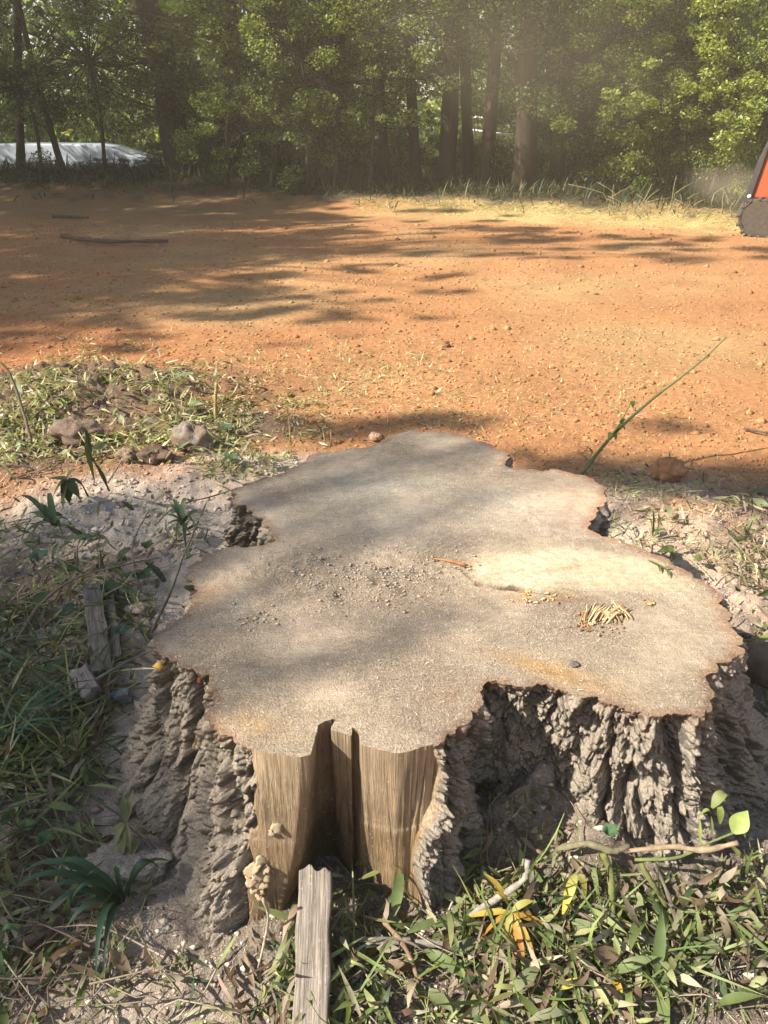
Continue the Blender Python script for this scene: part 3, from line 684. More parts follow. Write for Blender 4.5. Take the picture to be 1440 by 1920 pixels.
def far_tree(px, py, wpx, top_px, label, y=None, crown=0, h=9.0, limbs=6, group=None, dz=0, cs=1.0):
    """tree whose foot is seen at px and whose trunk leaves the picture at top_px"""
    e0 = float(tree_edge(np.array([0.0]))[0]) if y is None else y
    q = at_y(px, py, e0); x = q[0]; yy = e0
    base = np.array([x, yy, g1(x, yy)-.08])
    tq = at_y(top_px, 0, yy); dirv = np.array([tq[0]-x, 0, max(tq[2]-base[2], 1)])
    top = base+dirv*(h/dirv[2]); r0 = wpx/FPX*yy*.93*.5
    root = thing('tree', label, 'tree', base, group)
    mb, p = trunk_mesh(base, top, r0, r0*.45, int(px), limbs)
    obj('trunk', mb.mesh('trunk', True, base), M_TRUNK, root)
    if crown is not None:
        c = obj('crown', CROWNS[crown], M_LEAF_FAR, root); c.location = (p[5][0]-base[0], p[5][1]-base[1], 0); c.rotation_euler = (0, 0, rng.uniform(0, 6)); c.scale = (cs, cs, cs)
    return root, base, p
TREES = [
 (335, 310, 44, 272, 'dark thick trunked tree with low fanning branches, right of the white vehicle', 18.5, 0, 9, 2, 1.0),
 (352, 312, 30, 303, 'thinner dark trunk standing tight against the thick trunk near the white vehicle', 18.9, 2, 9, 2, 1.0),
 (120, 320, 12, 28, 'thin leaning dark sapling in front of the white vehicle', 18.0, None, 7, 3, 1.0),
 (40, 330, 14, 26, 'dark tree at the far left end of the white vehicle', 18.8, 1, 9, 5, 1.0),
 (455, 345, 22, 430, 'shaded trunk among the dense leaves right of the twin dark trunks', 19.5, 0, 9, 5, .9),
 (535, 345, 26, 520, 'shaded trunk behind the leafy sunlit bough', 19.0, 0, 9, 5, 1.0),
 (640, 345, 20, 640, 'slim trunk left of the row of brown trunks', 20.5, 1, 9, 4, .9),
 (724, 345, 19, 706, 'slim brown trunk, first of the hazy row from the left', 18.5, 2, 9, 4, 1.0),
 (781, 350, 21, 772, 'brown trunk, second of the hazy row from the left', 18.2, 2, 9, 4, 1.0),
 (836, 352, 31, 848, 'stout brown trunk, third of the hazy row from the left', 18.0, 3, 9, 4, 1.0),
 (878, 358, 22, 872, 'trunk close behind the right neighbour of the stout brown trunk', 18.8, 3, 9, 4, .9),
 (908, 360, 27, 928, 'brown trunk leaning slightly towards the white rails', 17.6, 2, 9, 4, 1.0),
 (984, 372, 42, 996, 'thick straight brown trunk right of the white rails', 16.8, 3, 9, 4, 1.0),
 (1046, 378, 26, 1030, 'vine hung trunk right of the thickest straight trunk', 17.2, 3, 9, 6, 1.0),
 (1092, 380, 40, 1112, 'broad ivy choked trunk in the middle of the dusty haze', 17.4, 1, 9, 6, .8),
 (1205, 385, 24, 1195, 'trunk half hidden by the sunlit shrubs left of the orange machine', 16.8, 0, 9, 5, .9),
 (1330, 385, 22, 1345, 'trunk behind the bright leaves beside the orange machine', 17.5, 0, 9, 5, 1.0),
 (1500, 385, 24, 1500, 'tree behind the orange machine', 18.0, 0, 9, 5, 1.0),
]
FEET = []
for (px, py, wp, tpx, lab, y, cr, h, lm, cs) in TREES:
    r_, b_, p_ = far_tree(px, py, wp, tpx, lab, y, cr, h, lm, cs=cs); FEET.append((r_, b_, p_))
# fanning bare branches of the big left tree
r_, b_, p_ = FEET[0]; mb = MB()
for k in range(26):
    q = p_[min(2+k//4, 8)]*1.0; q = q+np.array([0, 0, rng.uniform(-.3, .3)]); L = rng.uniform(1.0, 2.8); s = -1 if k % 4 else 1
    e = q+np.array([s*L, rng.uniform(-.9, .5), L*rng.uniform(.0, .55)]); m = (q+e)/2+np.array([0, 0, -.08*L])
    V, F = tube(smooth_path([q, m, e], 8), np.linspace(.030, .006, 8), 5); mb.add(V, F, (.085, .07, .055))
    for j in range(5):
        t = rng.uniform(.35, 1); q2 = q+(e-q)*t; e2 = q2+np.array([s*rng.uniform(.2, .6), rng.normal(0, .2), rng.uniform(-.25, .2)])
        V, F = tube(smooth_path([q2, e2], 4), np.linspace(.008, .003, 4), 4); mb.add(V, F, (.09, .075, .06))
o = obj('branch', mb.mesh('branch', True, b_), M_TRUNK, r_); tag(o, kind='stuff')

def shrub_mesh(name, cols, n, hgt, wid, size=.075, seed=0):
    mb = MB(); cs, rs = [], []
    for i in range(26):
        a = rng.uniform(0, 2*math.pi); d = wid*math.sqrt(rng.uniform(0, 1)); z = rng.uniform(.12, 1)*hgt*(1-.35*(d/wid)**2)
        cs.append((d*math.cos(a), d*math.sin(a)*.7, z)); rs.append(rng.uniform(.16, .42)*wid)
    leaf_cloud(mb, cs, rs, n, size, cols, None, .7, .5, .1)
    st = MB()
    for i in range(9):
        c = cs[i]; V, F = tube(smooth_path([(c[0]*.15, c[1]*.15, -.1), (c[0]*.5, c[1]*.5, c[2]*.6), c], 6), np.linspace(.022, .005, 6), 5); st.add(V, F, (.13, .105, .075))
    return mb.mesh(name, False), st.mesh('stem')
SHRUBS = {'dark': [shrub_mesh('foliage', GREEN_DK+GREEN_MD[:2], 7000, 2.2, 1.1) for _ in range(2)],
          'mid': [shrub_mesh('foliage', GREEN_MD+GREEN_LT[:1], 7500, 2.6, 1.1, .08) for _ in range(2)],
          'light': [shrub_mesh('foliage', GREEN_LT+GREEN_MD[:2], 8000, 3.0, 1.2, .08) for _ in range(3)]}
_sc = {}
WHERE = [(-999, 'at the left end of the woods edge'), (5, 'before the left end of the white vehicle'), (75, 'before the middle of the white vehicle'), (150, 'before the nose of the white vehicle'), (225, 'left of the twin dark trunks'), (290, 'at the foot of the twin dark trunks'), (340, 'close right of the twin dark trunks'),
 (420, 'by the shaded trunk right of the twin dark trunks'), (485, 'between the two shaded trunks'), (540, 'by the shaded trunk behind the sunlit bough'), (590, 'left of the slim lone trunk'), (640, 'by the slim lone trunk'), (680, 'left of the first slim trunk of the hazy row'), (735, 'between the first two trunks of the hazy row'), (790, 'left of the stout brown trunk'), (845, 'right of the stout brown trunk'),
 (890, 'beside the trunk that leans to the white rails'), (930, 'below the white rails'), (1000, 'right of the thickest straight trunk'), (1055, 'between the vine hung and ivy choked trunks'), (1110, 'right of the ivy choked trunk'), (1165, 'left of the trunk among sunlit leaves'), (1215, 'right of the trunk among sunlit leaves'), (1280, 'two paces left of the orange machine'), (1340, 'just left of the orange machine'), (1400, 'behind the tail of the orange machine'), (1440, 'behind the body of the orange machine')]
_lab = set()
def shrub(px, y, kind, label, group, s=1.0, sz=1.0):
    label = label+' '+[w_ for p_, w_ in WHERE if p_ <= px][-1]
    if label in _lab: label = label.replace('shrub', 'taller shrub', 1).replace('bush', 'second bush', 1)
    _lab.add(label)
    q = at_y(px, 360, y); z = g1(q[0], y)-.05
    root = thing('shrub', label, 'shrub', (q[0], y, z), group, rng.uniform(0, 6.28))
    _sc[kind] = _sc.get(kind, -1)+1; f, st = SHRUBS[kind][_sc[kind] % len(SHRUBS[kind])]
    root.scale = (s, s, s*sz); obj('foliage', f, M_LEAF_FAR, root); obj('stem', st, M_TRUNK, root)
GD = ('dark shaded shrub', 'shaded shrubs along the woods edge')
GM = ('mid green shrub', 'green shrubs between the trunks')
GL = ('bright yellow green shrub', 'sunlit shrubs beside the machine')
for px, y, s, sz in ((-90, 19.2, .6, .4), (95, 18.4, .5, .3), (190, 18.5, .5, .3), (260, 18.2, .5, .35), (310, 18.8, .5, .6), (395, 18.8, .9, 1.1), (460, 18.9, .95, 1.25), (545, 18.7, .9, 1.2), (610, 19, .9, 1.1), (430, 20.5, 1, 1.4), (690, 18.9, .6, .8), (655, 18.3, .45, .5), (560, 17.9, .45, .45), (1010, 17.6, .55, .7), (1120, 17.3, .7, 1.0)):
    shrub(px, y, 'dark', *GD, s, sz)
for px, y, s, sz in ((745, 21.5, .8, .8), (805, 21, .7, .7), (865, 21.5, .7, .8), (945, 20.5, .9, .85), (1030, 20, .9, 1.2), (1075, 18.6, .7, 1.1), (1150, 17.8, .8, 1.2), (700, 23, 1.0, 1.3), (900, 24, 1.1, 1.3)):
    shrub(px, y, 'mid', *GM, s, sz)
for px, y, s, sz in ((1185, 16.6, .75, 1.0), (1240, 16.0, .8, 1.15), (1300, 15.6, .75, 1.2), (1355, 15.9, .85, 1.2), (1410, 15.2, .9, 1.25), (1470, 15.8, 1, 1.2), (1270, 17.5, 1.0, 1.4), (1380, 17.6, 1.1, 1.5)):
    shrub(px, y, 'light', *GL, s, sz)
# sunlit leafy bough above the middle of the clearing's far side, and the dense woods behind
def bough(px, py, y, kind, n, rad, label):
    q = at_y(px, py, y); root = thing('sapling', label, 'tree', (q[0], y, g1(q[0], y)-.05)); b = np.array(root.location)
    mb = MB(); p = smooth_path([b, b+np.array([.1, 0, q[2]*.5]), q], 9); V, F = tube(p, np.linspace(.045, .018, 9), 7, .1, int(px)); mb.add(V, F, (.045, .036, .028))
    cs = q+rng.normal(size=(44, 3))*np.array([rad*1.15, rad*.7, rad*.65])
    for c in cs: V, F = tube(smooth_path([p[7], (p[7]+c)/2+np.array([0, 0, .1]), c], 5), np.linspace(.015, .004, 5), 4); mb.add(V, F, (.05, .042, .032))
    obj('trunk', mb.mesh('trunk', True, b), M_TRUNK, root)
    lm = leaf_cloud(MB(), cs, rad*rng.uniform(.14, .40, 44), n, .08, kind, None, .6, .6); obj('crown', lm.mesh('crown', False, b), M_LEAF_FAR, root)
for px, y, s, sz in ((-110, 24.5, 1.2, 1.9), (30, 25.0, 1.1, 1.9), (230, 24.8, 1.2, 1.9), (400, 21.8, 1.2, 2.0), (500, 21.2, 1.2, 2.0), (600, 21.5, 1.1, 1.9), (1060, 21.5, 1.2, 2.1), (1170, 20.5, 1.2, 2.1), (1290, 19.8, 1.2, 2.1), (1400, 19.5, 1.2, 2.1)):
    shrub(px, y, 'mid', 'tall green bush farther back', 'tall bushes behind the trunks', s, sz)
for px, y, s, sz in ((690, 23.0, .7, .5), (745, 23.4, .7, .55), (800, 23.2, .7, .5), (850, 23.6, .7, .5), (895, 23.4, .7, .6), (945, 23.0, .8, .7)):
    shrub(px, y, 'light', 'low sunlit bush far back', 'sunlit low bushes behind the trunks', s, sz)
bough(560, 60, 16.6, GREEN_LT+GREEN_MD, 9000, 1.0, 'young tree with a pale sunlit leafy crown right of the twin dark trunks')
bough(620, 130, 16.9, GREEN_LT+GREEN_MD, 8000, .9, 'young tree with a mixed green crown before the slim trunk left of the hazy row')
bough(500, 220, 17.0, GREEN_MD+GREEN_LT[:2], 8000, .8, 'low leafy young tree before the shaded trunk right of the twin dark trunks')
bough(400, 40, 17.2, GREEN_MD, 8000, .9, 'young tree whose crown meets the twin dark trunks at the top')
bough(600, 250, 17.6, GREEN_MD+GREEN_DK, 7000, .8, 'low bushy young tree in the shade left of the hazy trunk row')
bough(880, 90, 19.6, GREEN_LT+GREEN_MD, 7000, .9, 'young tree showing light leaves behind the stout brown trunk')
bough(1180, 150, 16.4, GREEN_LT+GREEN_MD, 8000, .8, 'young tree with sunlit leaves right of the ivy choked trunk')
bough(1240, 230, 15.8, GREEN_LT, 8000, .7, 'low young tree with bright leaves left of the orange machine')
bough(1360, 200, 15.0, GREEN_LT, 8000, .7, 'low young tree with glowing leaves right beside the orange machine')
bough(1060, 20, 18.2, GREEN_MD+GREEN_LT[:1], 7000, .9, 'young tree with a crown high between the two thickest brown trunks')
bough(440, 130, 17.6, GREEN_MD, 8000, .9, 'young tree with a duller crown close by the twin dark trunks')
bough(690, 15, 16.8, GREEN_LT+GREEN_MD, 6000, .8, 'young tree with pale leaves above the slim trunks of the hazy row')
bough(1130, 60, 17.6, GREEN_MD, 7000, .9, 'young tree with a green crown above the ivy choked trunk')
bough(1290, 60, 16.2, GREEN_LT, 9000, 1.0, 'young tree with a yellow green crown above the sunlit shrubs')
bough(1420, 110, 15.0, GREEN_LT, 9000, .9, 'young tree with bright leaves arching over the orange machine')
bough(160, 90, 17.8, GREEN_DK+GREEN_MD, 9000, 1.2, 'young dark crowned tree above the white vehicle')
bough(40, 140, 17.2, GREEN_DK+GREEN_MD, 7000, .9, 'young dark tree left of the leaning sapling')
mb = MB()
n = 112000; x = rng.uniform(-27, 34, n); y = rng.uniform(25, 40, n)+rng.exponential(2, n); z = rng.uniform(-1.0, 1, n)*6+5
z = np.where(rng.uniform(size=n) < .35, rng.uniform(-.8, 2.2, n), z)
keep = noise(np.stack([x*.45, y*.45, z*.45], 1), 131) > -.18; c = np.stack([x, y, z], 1)[keep]; n = len(c)
V, F = quad_leaves(c, .34*rng.uniform(.5, 1.4, n), .5); hue = noise(c*.3, 133)
cc = pick_cols(n, GREEN_MD+GREEN_DK, None, .3); ll = pick_cols(n, GREEN_LT+[(.28, .27, .05)], None, .3); m = (hue > .05)[:, None]; cc = np.where(m, ll, cc)
mb.add(V, F, np.repeat(cc, 4, 0))
n = 40000; c = np.stack([rng.uniform(-40, 52, n), rng.uniform(40, 50, n), rng.uniform(-1, 15, n)], 1); V, F = quad_leaves(c, .6*rng.uniform(.5, 1.4, n), .5); mb.add(V, F, np.repeat(pick_cols(n, GREEN_MD+GREEN_DK+GREEN_LT[:2], None, .3), 4, 0))
tag(obj('woods', mb.mesh('woods', False), M_LEAF_FAR), 'dense green woods seen in the gaps behind the trunks', 'woods', kind='stuff')
# undergrowth at the trees' feet
def blades(n, x, y, z, L, W, cols, lean=(.5, 1.4), wts=None, seg=3, mat=M_LEAF, var=.25):
    V, F, m = leaves(n, np.stack([x, y, z], 1), L, W, rng.uniform(0, 6.28, n), rng.uniform(*lean, n), rng.normal(0, .3, n), rng.uniform(-1.4, -.1, n), .25, seg)
    return V, F, np.repeat(pick_cols(n, cols, wts, var), m, 0)
n = 9000; x = rng.uniform(-9.5, 8.5, n); y = tree_edge(x)+rng.normal(.6, .8, n)
mb = MB(); V, F, c = blades(n, x, y, G(x, y), rng.uniform(.12, .45, n), rng.uniform(.015, .035, n), GREEN_DK+[(.13, .10, .05), (.10, .09, .04)], (.3, 1.3)); mb.add(V, F, c)
tag(obj('undergrowth', mb.mesh('undergrowth'), M_LEAF), 'low dark weeds and brush at the foot of the trees', 'undergrowth', kind='stuff')
n = 5000; x = rng.uniform(-.6, 8, n); y = tree_edge(x)-1.0-np.abs(rng.normal(0, 1.0, n))*.9
mb = MB(); V, F, c = blades(n, x, y, G(x, y), rng.uniform(.05, .18, n), rng.uniform(.006, .014, n), [(.50, .42, .17), (.42, .38, .14), (.33, .34, .10), (.55, .46, .26)], (.0, .7)); mb.add(V, F, c)
tag(obj('dry_grass', mb.mesh('dry_grass'), M_DRY), 'band of dry mown straw lying along the sunlit far edge of the dirt', 'dry grass', kind='stuff')
# tall dry stalks by the machine
mb = MB()
for k in range(28):
    px = rng.uniform(1120, 1400); q = gp(px, rng.uniform(385, 412)); h = rng.uniform(.15, .5)
    V, F = tube(smooth_path([q, q+np.array([rng.normal(0, .08), 0, h*.6]), q+np.array([rng.normal(0, .25), 0, h])], 5), np.linspace(.007, .003, 5), 4); mb.add(V, F, (.42, .36, .2))
tag(obj('dry_stalks', mb.mesh('dry_stalks'), M_DRY), 'thin dry weed stalks standing left of the orange machine', 'stalks', kind='stuff')

# white rail fence far behind
q0 = at_y(880, 215, 25.5); q1 = at_y(975, 215, 26.0)
M_WHITE = mat_plain('white_paint', (.80, .80, .78), .45)
fen = thing('rail_fence', 'white two rail metal fence glimpsed in the gap between the brown trunks', 'fence', (q0[0], 25.5, g1(q0[0], 25.5)))
fb_ = np.array(fen.location)
for zz in (1.52, 1.16):
    V, F = tube(np.array([(q0[0], 25.5, zz+.12), ((q0[0]+q1[0])/2, 25.7, zz+.02), (q1[0], 26.0, zz-.04)]), .035, 8); obj('rail', MB().add(V, F).mesh('rail', True, fb_), M_WHITE, fen)
for t in np.linspace(0, 1, 3):
    x = q0[0]+(q1[0]-q0[0])*t; y = 25.5+.5*t; V, F = tube(np.array([(x, y+.02, g1(x, y)-.1), (x, y+.02, .6), (x, y+.02, 1.60)]), .04, 8); obj('post', MB().add(V, F).mesh('post', True, fb_), M_WHITE, fen)

# ------------------------------------------------------------------ white vehicle behind the left trunks
def extrude(profile, y0, y1, inset=0.0):
    """side profile (x,z) pushed along y; the far and near sides lean in by inset at the top"""
    p = np.asarray(profile, float); n = len(p); zt_, zb = p[:, 1].max(), p[:, 1].min(); f = np.clip((p[:, 1]-zb)/(zt_-zb)-.45, 0, 1)*inset
    V = np.concatenate([np.stack([p[:, 0], y0+f, p[:, 1]], 1), np.stack([p[:, 0], y1-f, p[:, 1]], 1)])
    bm_faces = [tuple(range(n)), tuple(range(2*n-1, n-1, -1))]+[((i+1) % n, i, n+i, n+(i+1) % n) for i in range(n)]
    me = bpy.data.meshes.new('body'); me.from_pydata([tuple(v) for v in V], [], bm_faces); me.update(); return me
def wheel(parent, x, y, z, r, wd, mt, mr, name='wheel'):
    prof = [(.55*r, -wd/2), (.94*r, -wd/2), (r, -wd*.36), (r, wd*.36), (.94*r, wd/2), (.55*r, wd/2)]
    th = np.arange(28)/28*2*math.pi
    V = np.array([[(rr*math.cos(t), yy, rr*math.sin(t)) for rr, yy in prof] for t in th]).reshape(-1, 3)
    n = len(prof); F = np.concatenate([grid_faces(28, n, True), [[i*n+n-1, ((i+1) % 28)*n+n-1, ((i+1) % 28)*n, i*n] for i in range(28)]])
    wo_ = obj(name, None, None, parent, (x, y, z))
    obj('tyre', mesh_np('tyre', V, F, (1, 1, 1)), mt, wo_)
    V, F = tube([(0, -wd*.3, 0), (0, 0, 0), (0, wd*.3, 0)], [.5*r, .57*r, .5*r], 20); obj('rim', mesh_np('rim', V, F, (1, 1, 1)), mr, wo_)
M_CAR = mat_plain('white_car_paint_shaded', (.46, .51, .58), .35, scale=2)  # white paint dimmed and blued, the shade on the car put into its colour
M_TYRE = mat_plain('tyre_rubber', (.03, .03, .03), .85, scale=30, lo=.7, hi=1.5)
M_RIM = mat_plain('rim_metal', (.4, .4, .42), .35, .8)
M_GLASS = mat_plain('car_glass', (.25, .30, .36), .08)
qa = at_y(212, 270, 23.0); gz = -.48
car = thing('parked_car', 'long white vehicle with sloping nose, half hidden behind the dark trunks', 'car', (qa[0], 23.0, gz))
rz = qa[2]-gz
prof = [(-4.6, .32), (-4.65, .8), (-4.55, rz*.93), (-4.3, rz-.02), (-2.2, rz+.03), (-.4, rz+.01), (.0, rz-.03), (.55, rz-.22), (1.25, rz-.42), (1.75, rz-.56), (1.95, rz-.72), (1.98, .35), (1.5, .28), (-4.0, .28)]
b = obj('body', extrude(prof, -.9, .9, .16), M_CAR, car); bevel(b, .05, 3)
me = extrude([(.12, rz-.06), (.62, rz-.24), (.64, rz-.235), (.14, rz-.052)], -.62, .62); obj('windshield', me, M_GLASS, car)
for x in (-3.6, 1.1): wheel(car, x, -.84, .33, .33, .22, M_TYRE, M_RIM); wheel(car, x, .84, .33, .33, .22, M_TYRE, M_RIM)
for yy in (-.6, .6): V, F = box(1.96, 2.0, yy-.14, yy+.14, rz-.82, rz-.70); obj('headlight', mesh_np('headlight', V, F, (1, 1, 1), False), M_GLASS, car)

# ------------------------------------------------------------------ orange machine at the right edge
M_OR = mat_plain('orange_paint', (.50, .075, .025), .42, scale=6, lo=.75, hi=1.1)
M_BLK = mat_plain('black_frame_paint', (.035, .032, .03), .5, scale=12, lo=.7, hi=1.5)
M_RUB = mat_plain('track_rubber', (.055, .043, .032), .95, scale=20, lo=.6, hi=1.6)
M_DG = mat_plain('dark_cab_glass', (.03, .035, .035), .08)
q = at(1381, 441, g1(5.3, 11.7)); mx, my = q[0], q[1]; mz = g1(mx+1, my)
mac = thing('track_loader', 'orange tracked machine with black frame on rubber tracks, raising dust', 'loader', (mx, my, mz), None, R(-34))
def track(yc):
    root = obj('track', None, None, mac, (0, 0, 0))
    r1, r2, Lx = .235, .235, 1.75; path = []
    for t in np.linspace(math.pi*.5, math.pi*1.5, 12): path.append((r1+r1*math.cos(t), .26+r1*math.sin(t)*1.05))
    for t in np.linspace(-math.pi*.5, math.pi*.5, 12): path.append((Lx-r2+r2*math.cos(t), .26+r2*math.sin(t)*1.05))
    p = np.array(path); d = np.roll(p, -1, 0)-np.roll(p, 1, 0); d /= np.linalg.norm(d, axis=1, keepdims=True); nn = np.stack([d[:, 1], -d[:, 0]], 1); inn = p-nn*.035*np.sign((nn*(p-p.mean(0))).sum(1))[:, None]
    W = .17; n = len(p)
    V = np.concatenate([np.stack([a[:, 0], np.full(n, yc+s*W), a[:, 1]], 1) for a, s in ((p, -1), (p, 1), (inn, 1), (inn, -1))])
    F = [(k*n+i, k*n+(i+1) % n, ((k+1) % 4)*n+(i+1) % n, ((k+1) % 4)*n+i) for k in range(4) for i in range(n)]
    obj('belt', mesh_np('belt', V, np.array(F), (1, 1, 1), False), M_RUB, root)
    s_ = np.concatenate([[0], np.cumsum(np.linalg.norm(np.diff(np.concatenate([p, p[:1]]), axis=0), axis=1))]); pc = np.concatenate([p, p[:1]])
    for k in range(34):
        sv = s_[-1]*k/34; x = np.interp(sv, s_, pc[:, 0]); z = np.interp(sv, s_, pc[:, 1]); i = min(int(np.searchsorted(s_, sv)), n)-1; a = math.atan2(pc[i+1, 1]-pc[i, 1], pc[i+1, 0]-pc[i, 0])
        V, F2 = box(-.022, .022, -W*1.02, W*1.02, -.03, .024)
        lo_ = obj('lug', LUG, M_RUB, root, (x, yc, z)) if k else obj('lug', mesh_np('lug', V, F2, (1, 1, 1), False), M_RUB, root, (x, yc, z))
        if not k: globals()['LUG'] = lo_.data
        lo_.rotation_euler = (0, -a, 0)
    for x in (.24, .55, .85, 1.15, 1.5):
        rr = .16 if x in (.24, 1.5) else .09; V, F2 = tube([(x, yc-.12, .26 if rr > .1 else .13), (x, yc, .26 if rr > .1 else .13), (x, yc+.12, .26 if rr > .1 else .13)], rr, 16); obj('roller', mesh_np('roller', V, F2, (1, 1, 1)), M_BLK, root)
track(.02); track(1.45)
for yy in (-.155, 1.28):
    obj('track_frame', extrude([(.045, .2), (.05, .36), (.17, .478), (1.6, .478), (1.72, .3), (1.6, .045), (.17, .045)], yy, yy+.06), M_RUB, mac)
V, F = box(.12, 1.75, .26, 1.22, .22, .52); bevel(obj('undercarriage', mesh_np('undercarriage', V, F, (1, 1, 1), False), M_BLK, mac))
bevel(obj('body', extrude([(.09, .50), (.16, .98), (.22, 1.42), (.26, 1.56), (.45, 1.72), (.95, 1.72), (1.05, .50)], .02, 1.45), M_OR, mac), .03)
bevel(obj('rear_frame', extrude([(.0, .46), (.08, .44), (.095, .49), (.165, .99), (.205, 1.26), (.17, 1.30), (.08, .98)], -.03, 1.5), M_BLK, mac), .012)
bevel(obj('side_sill', extrude([(.06, .38), (1.9, .38), (1.9, .50), (.07, .50)], -.02, 1.49), M_BLK, mac), .012)
obj('grille', extrude([(.33, .86), (.38, 1.24), (.85, 1.24), (.85, .86)], .012, .03), M_DG, mac)
bevel(obj('cab', extrude([(.98, .55), (1.0, 1.95), (1.08, 2.05), (1.9, 2.05), (2.0, 1.5), (2.1, .55)], .14, 1.33), M_BLK, mac), .03)
obj('side_window', extrude([(1.1, 1.1), (1.12, 1.9), (1.8, 1.9), (1.9, 1.1)], .125, .15), M_DG, mac)
for yy in (.0, 1.40): bevel(obj('lift_arm', extrude([(.42, 1.35), (.40, 1.6), (1.5, 1.55), (2.3, .55), (2.5, .25), (2.3, .22), (2.1, .55), (1.4, 1.38)], yy-.05, yy+.05), M_OR, mac), .015)
bevel(obj('mulcher_head', extrude([(2.35, .05), (2.3, .55), (2.6, .75), (3.05, .6), (3.1, .08)], -.15, 1.62), M_BLK, mac), .03)
V, F = tube([(.07, -.045, .53), (.07, -.03, .53)], .026, 12); obj('tail_lamp', mesh_np('tail_lamp', V, F, (1, 1, 1)), M_WHITE, mac)

# ------------------------------------------------------------------ trees along the clearing's left side, whose boughs shade it
M_LEAF_SH = M_LEAF_FAR
def shade_tree(label, spots, leaf, nleaf, group, base=None):
    """spots: list of (point that lies in shade, distance up towards the sun, clump radius)"""
    cs = np.array([np.asarray(p)+TOSUN*t for p, t, r in spots]); rs = np.array([r for p, t, r in spots])
    b = np.array([cs[:, 0].mean(), cs[:, 1].mean()]) if base is None else np.array(base); b = np.array([b[0], b[1], g1(*b)-.1])
    root = thing('tree', label, 'tree', b, group)
    mb = MB(); H = cs[:, 2].max()*.95; p = smooth_path([b, b+np.array([.15, .1, H*.4]), b+np.array([-.1, .2, H*.75]), b+np.array([0, 0, H])], 16)
    V, F = tube(p, np.linspace(.26, .05, 16), 12, .2, 3); mb.add(V, F, (.10, .08, .06))
    for c, r in zip(cs, rs):
        i = int(np.clip((c[2]-b[2])/H*.72*15, 2, 14)); q = p[i]; m = (q+c)/2+np.array([0, 0, .25])
        V, F = tube(smooth_path([q, m, c], 7), np.linspace(.03+.02*r, .005, 7), 5); mb.add(V, F, (.11, .09, .07))
    obj('trunk', mb.mesh('trunk', True, b), M_TRUNK, root)
    k = np.repeat(np.arange(len(cs)), [max(8, int(nleaf*(r/np.mean(rs))**2)) for r in rs]); n = len(k)
    d = rng.normal(size=(n, 3)); d /= np.linalg.norm(d, axis=1, keepdims=True); c = cs[k]+d*(rs[k]*rng.uniform(0, 1, n)**.45)[:, None]
    lv, lf = quad_leaves(c, leaf*rng.uniform(.7, 1.3, n), .5, .6)
    obj('crown', MB().add(lv, lf, np.repeat(pick_cols(n, GREEN_MD+GREEN_DK), 4, 0)).mesh('crown', False, b), M_LEAF_SH, root)
SG = 'tall trees along the left side of the clearing'
def S(px, py, t, r): return (tz(px, py), t, r)
def Gd(px, py, t, r): return (gp(px, py), t, r)
sp = []
for px, py, r in ((320, 1195, .13), (400, 1200, .15), (480, 1215, .15), (560, 1205, .15), (640, 1215, .14), (715, 1195, .12), (790, 1190, .10), (345, 1130, .09), (860, 1165, .07),
                  (520, 940, .15), (590, 900, .16), (640, 960, .16), (700, 870, .16), (760, 940, .16), (610, 1000, .13), (700, 990, .12), (820, 870, .16), (860, 950, .12), (930, 860, .14), (780, 830, .14), (800, 1005, .09), (455, 1040, .12), (390, 1070, .10), (520, 1035, .10), (900, 910, .1), (985, 905, .09), (870, 1020, .06)):
    sp.append(S(px, py, rng.uniform(10.5, 13), r))
shade_tree('tall leafy tree left of the stump, its boughs dappling the sawn wood', sp, .055, 14, SG, (-9.0, -2.6))
sp = []
for x in np.arange(-2.3, -.42, .27):
    for y in np.arange(.35, 2.75, .27):
        xx, yy = x+rng.normal(0, .07), y+rng.normal(0, .07)
        if xx > -.62 and yy < 1.25 and rng.uniform() < .35: continue
        sp.append((np.array([xx, yy, .02]), rng.uniform(11, 15), rng.uniform(.15, .26)))
for px, py, r in ((640, 812, .16), (690, 800, .16), (760, 790, .18), (840, 790, .16), (960, 850, .12), (1030, 885, .16), (1110, 885, .18), (1190, 895, .18), (1270, 900, .2), (1350, 905, .2), (1430, 905, .2), (1000, 870, .15), (1080, 870, .16), (1160, 880, .18), (1240, 885, .2), (1320, 890, .2), (1400, 895, .2), (1450, 890, .24), (1120, 895, .2), (1200, 900, .2), (1280, 905, .22), (1360, 910, .22), (1430, 915, .22), (720, 800, .18), (800, 785, .18), (880, 795, .18), (600, 800, .16), (1230, 795, .14), (1290, 800, .12), (560, 790, .12), (330, 1400, .12), (270, 1480, .14), (330, 1330, .1), (300, 1560, .08), (1390, 1010, .06)):
    sp.append(Gd(px, py, rng.uniform(11, 14), r))
shade_tree('dense leafy tree left of the stump, shading the weeds there', sp, .07, 85, SG, (-11.5, -3.2))
sp = []
for x in np.arange(-8.5, -1.2, .85):
    for y in np.arange(5.6, 17.0, .85):
        lim = -2.0-0.25*(6.5-y) if y < 6.5 else (-1.6 if y < 9 else -1.0+.25*(y-9))
        xx, yy = x+rng.normal(0, .25), y+rng.normal(0, .25)
        if xx > lim or (yy < 6.6 and xx > -3.3): continue
        sp.append((np.array([xx, yy, 0]), rng.uniform(14, 20), rng.uniform(.5, .85)))
strk = []
half = [s for s in sp if s[0][1] < 10.5]; rest = [s for s in sp if s[0][1] >= 10.5]
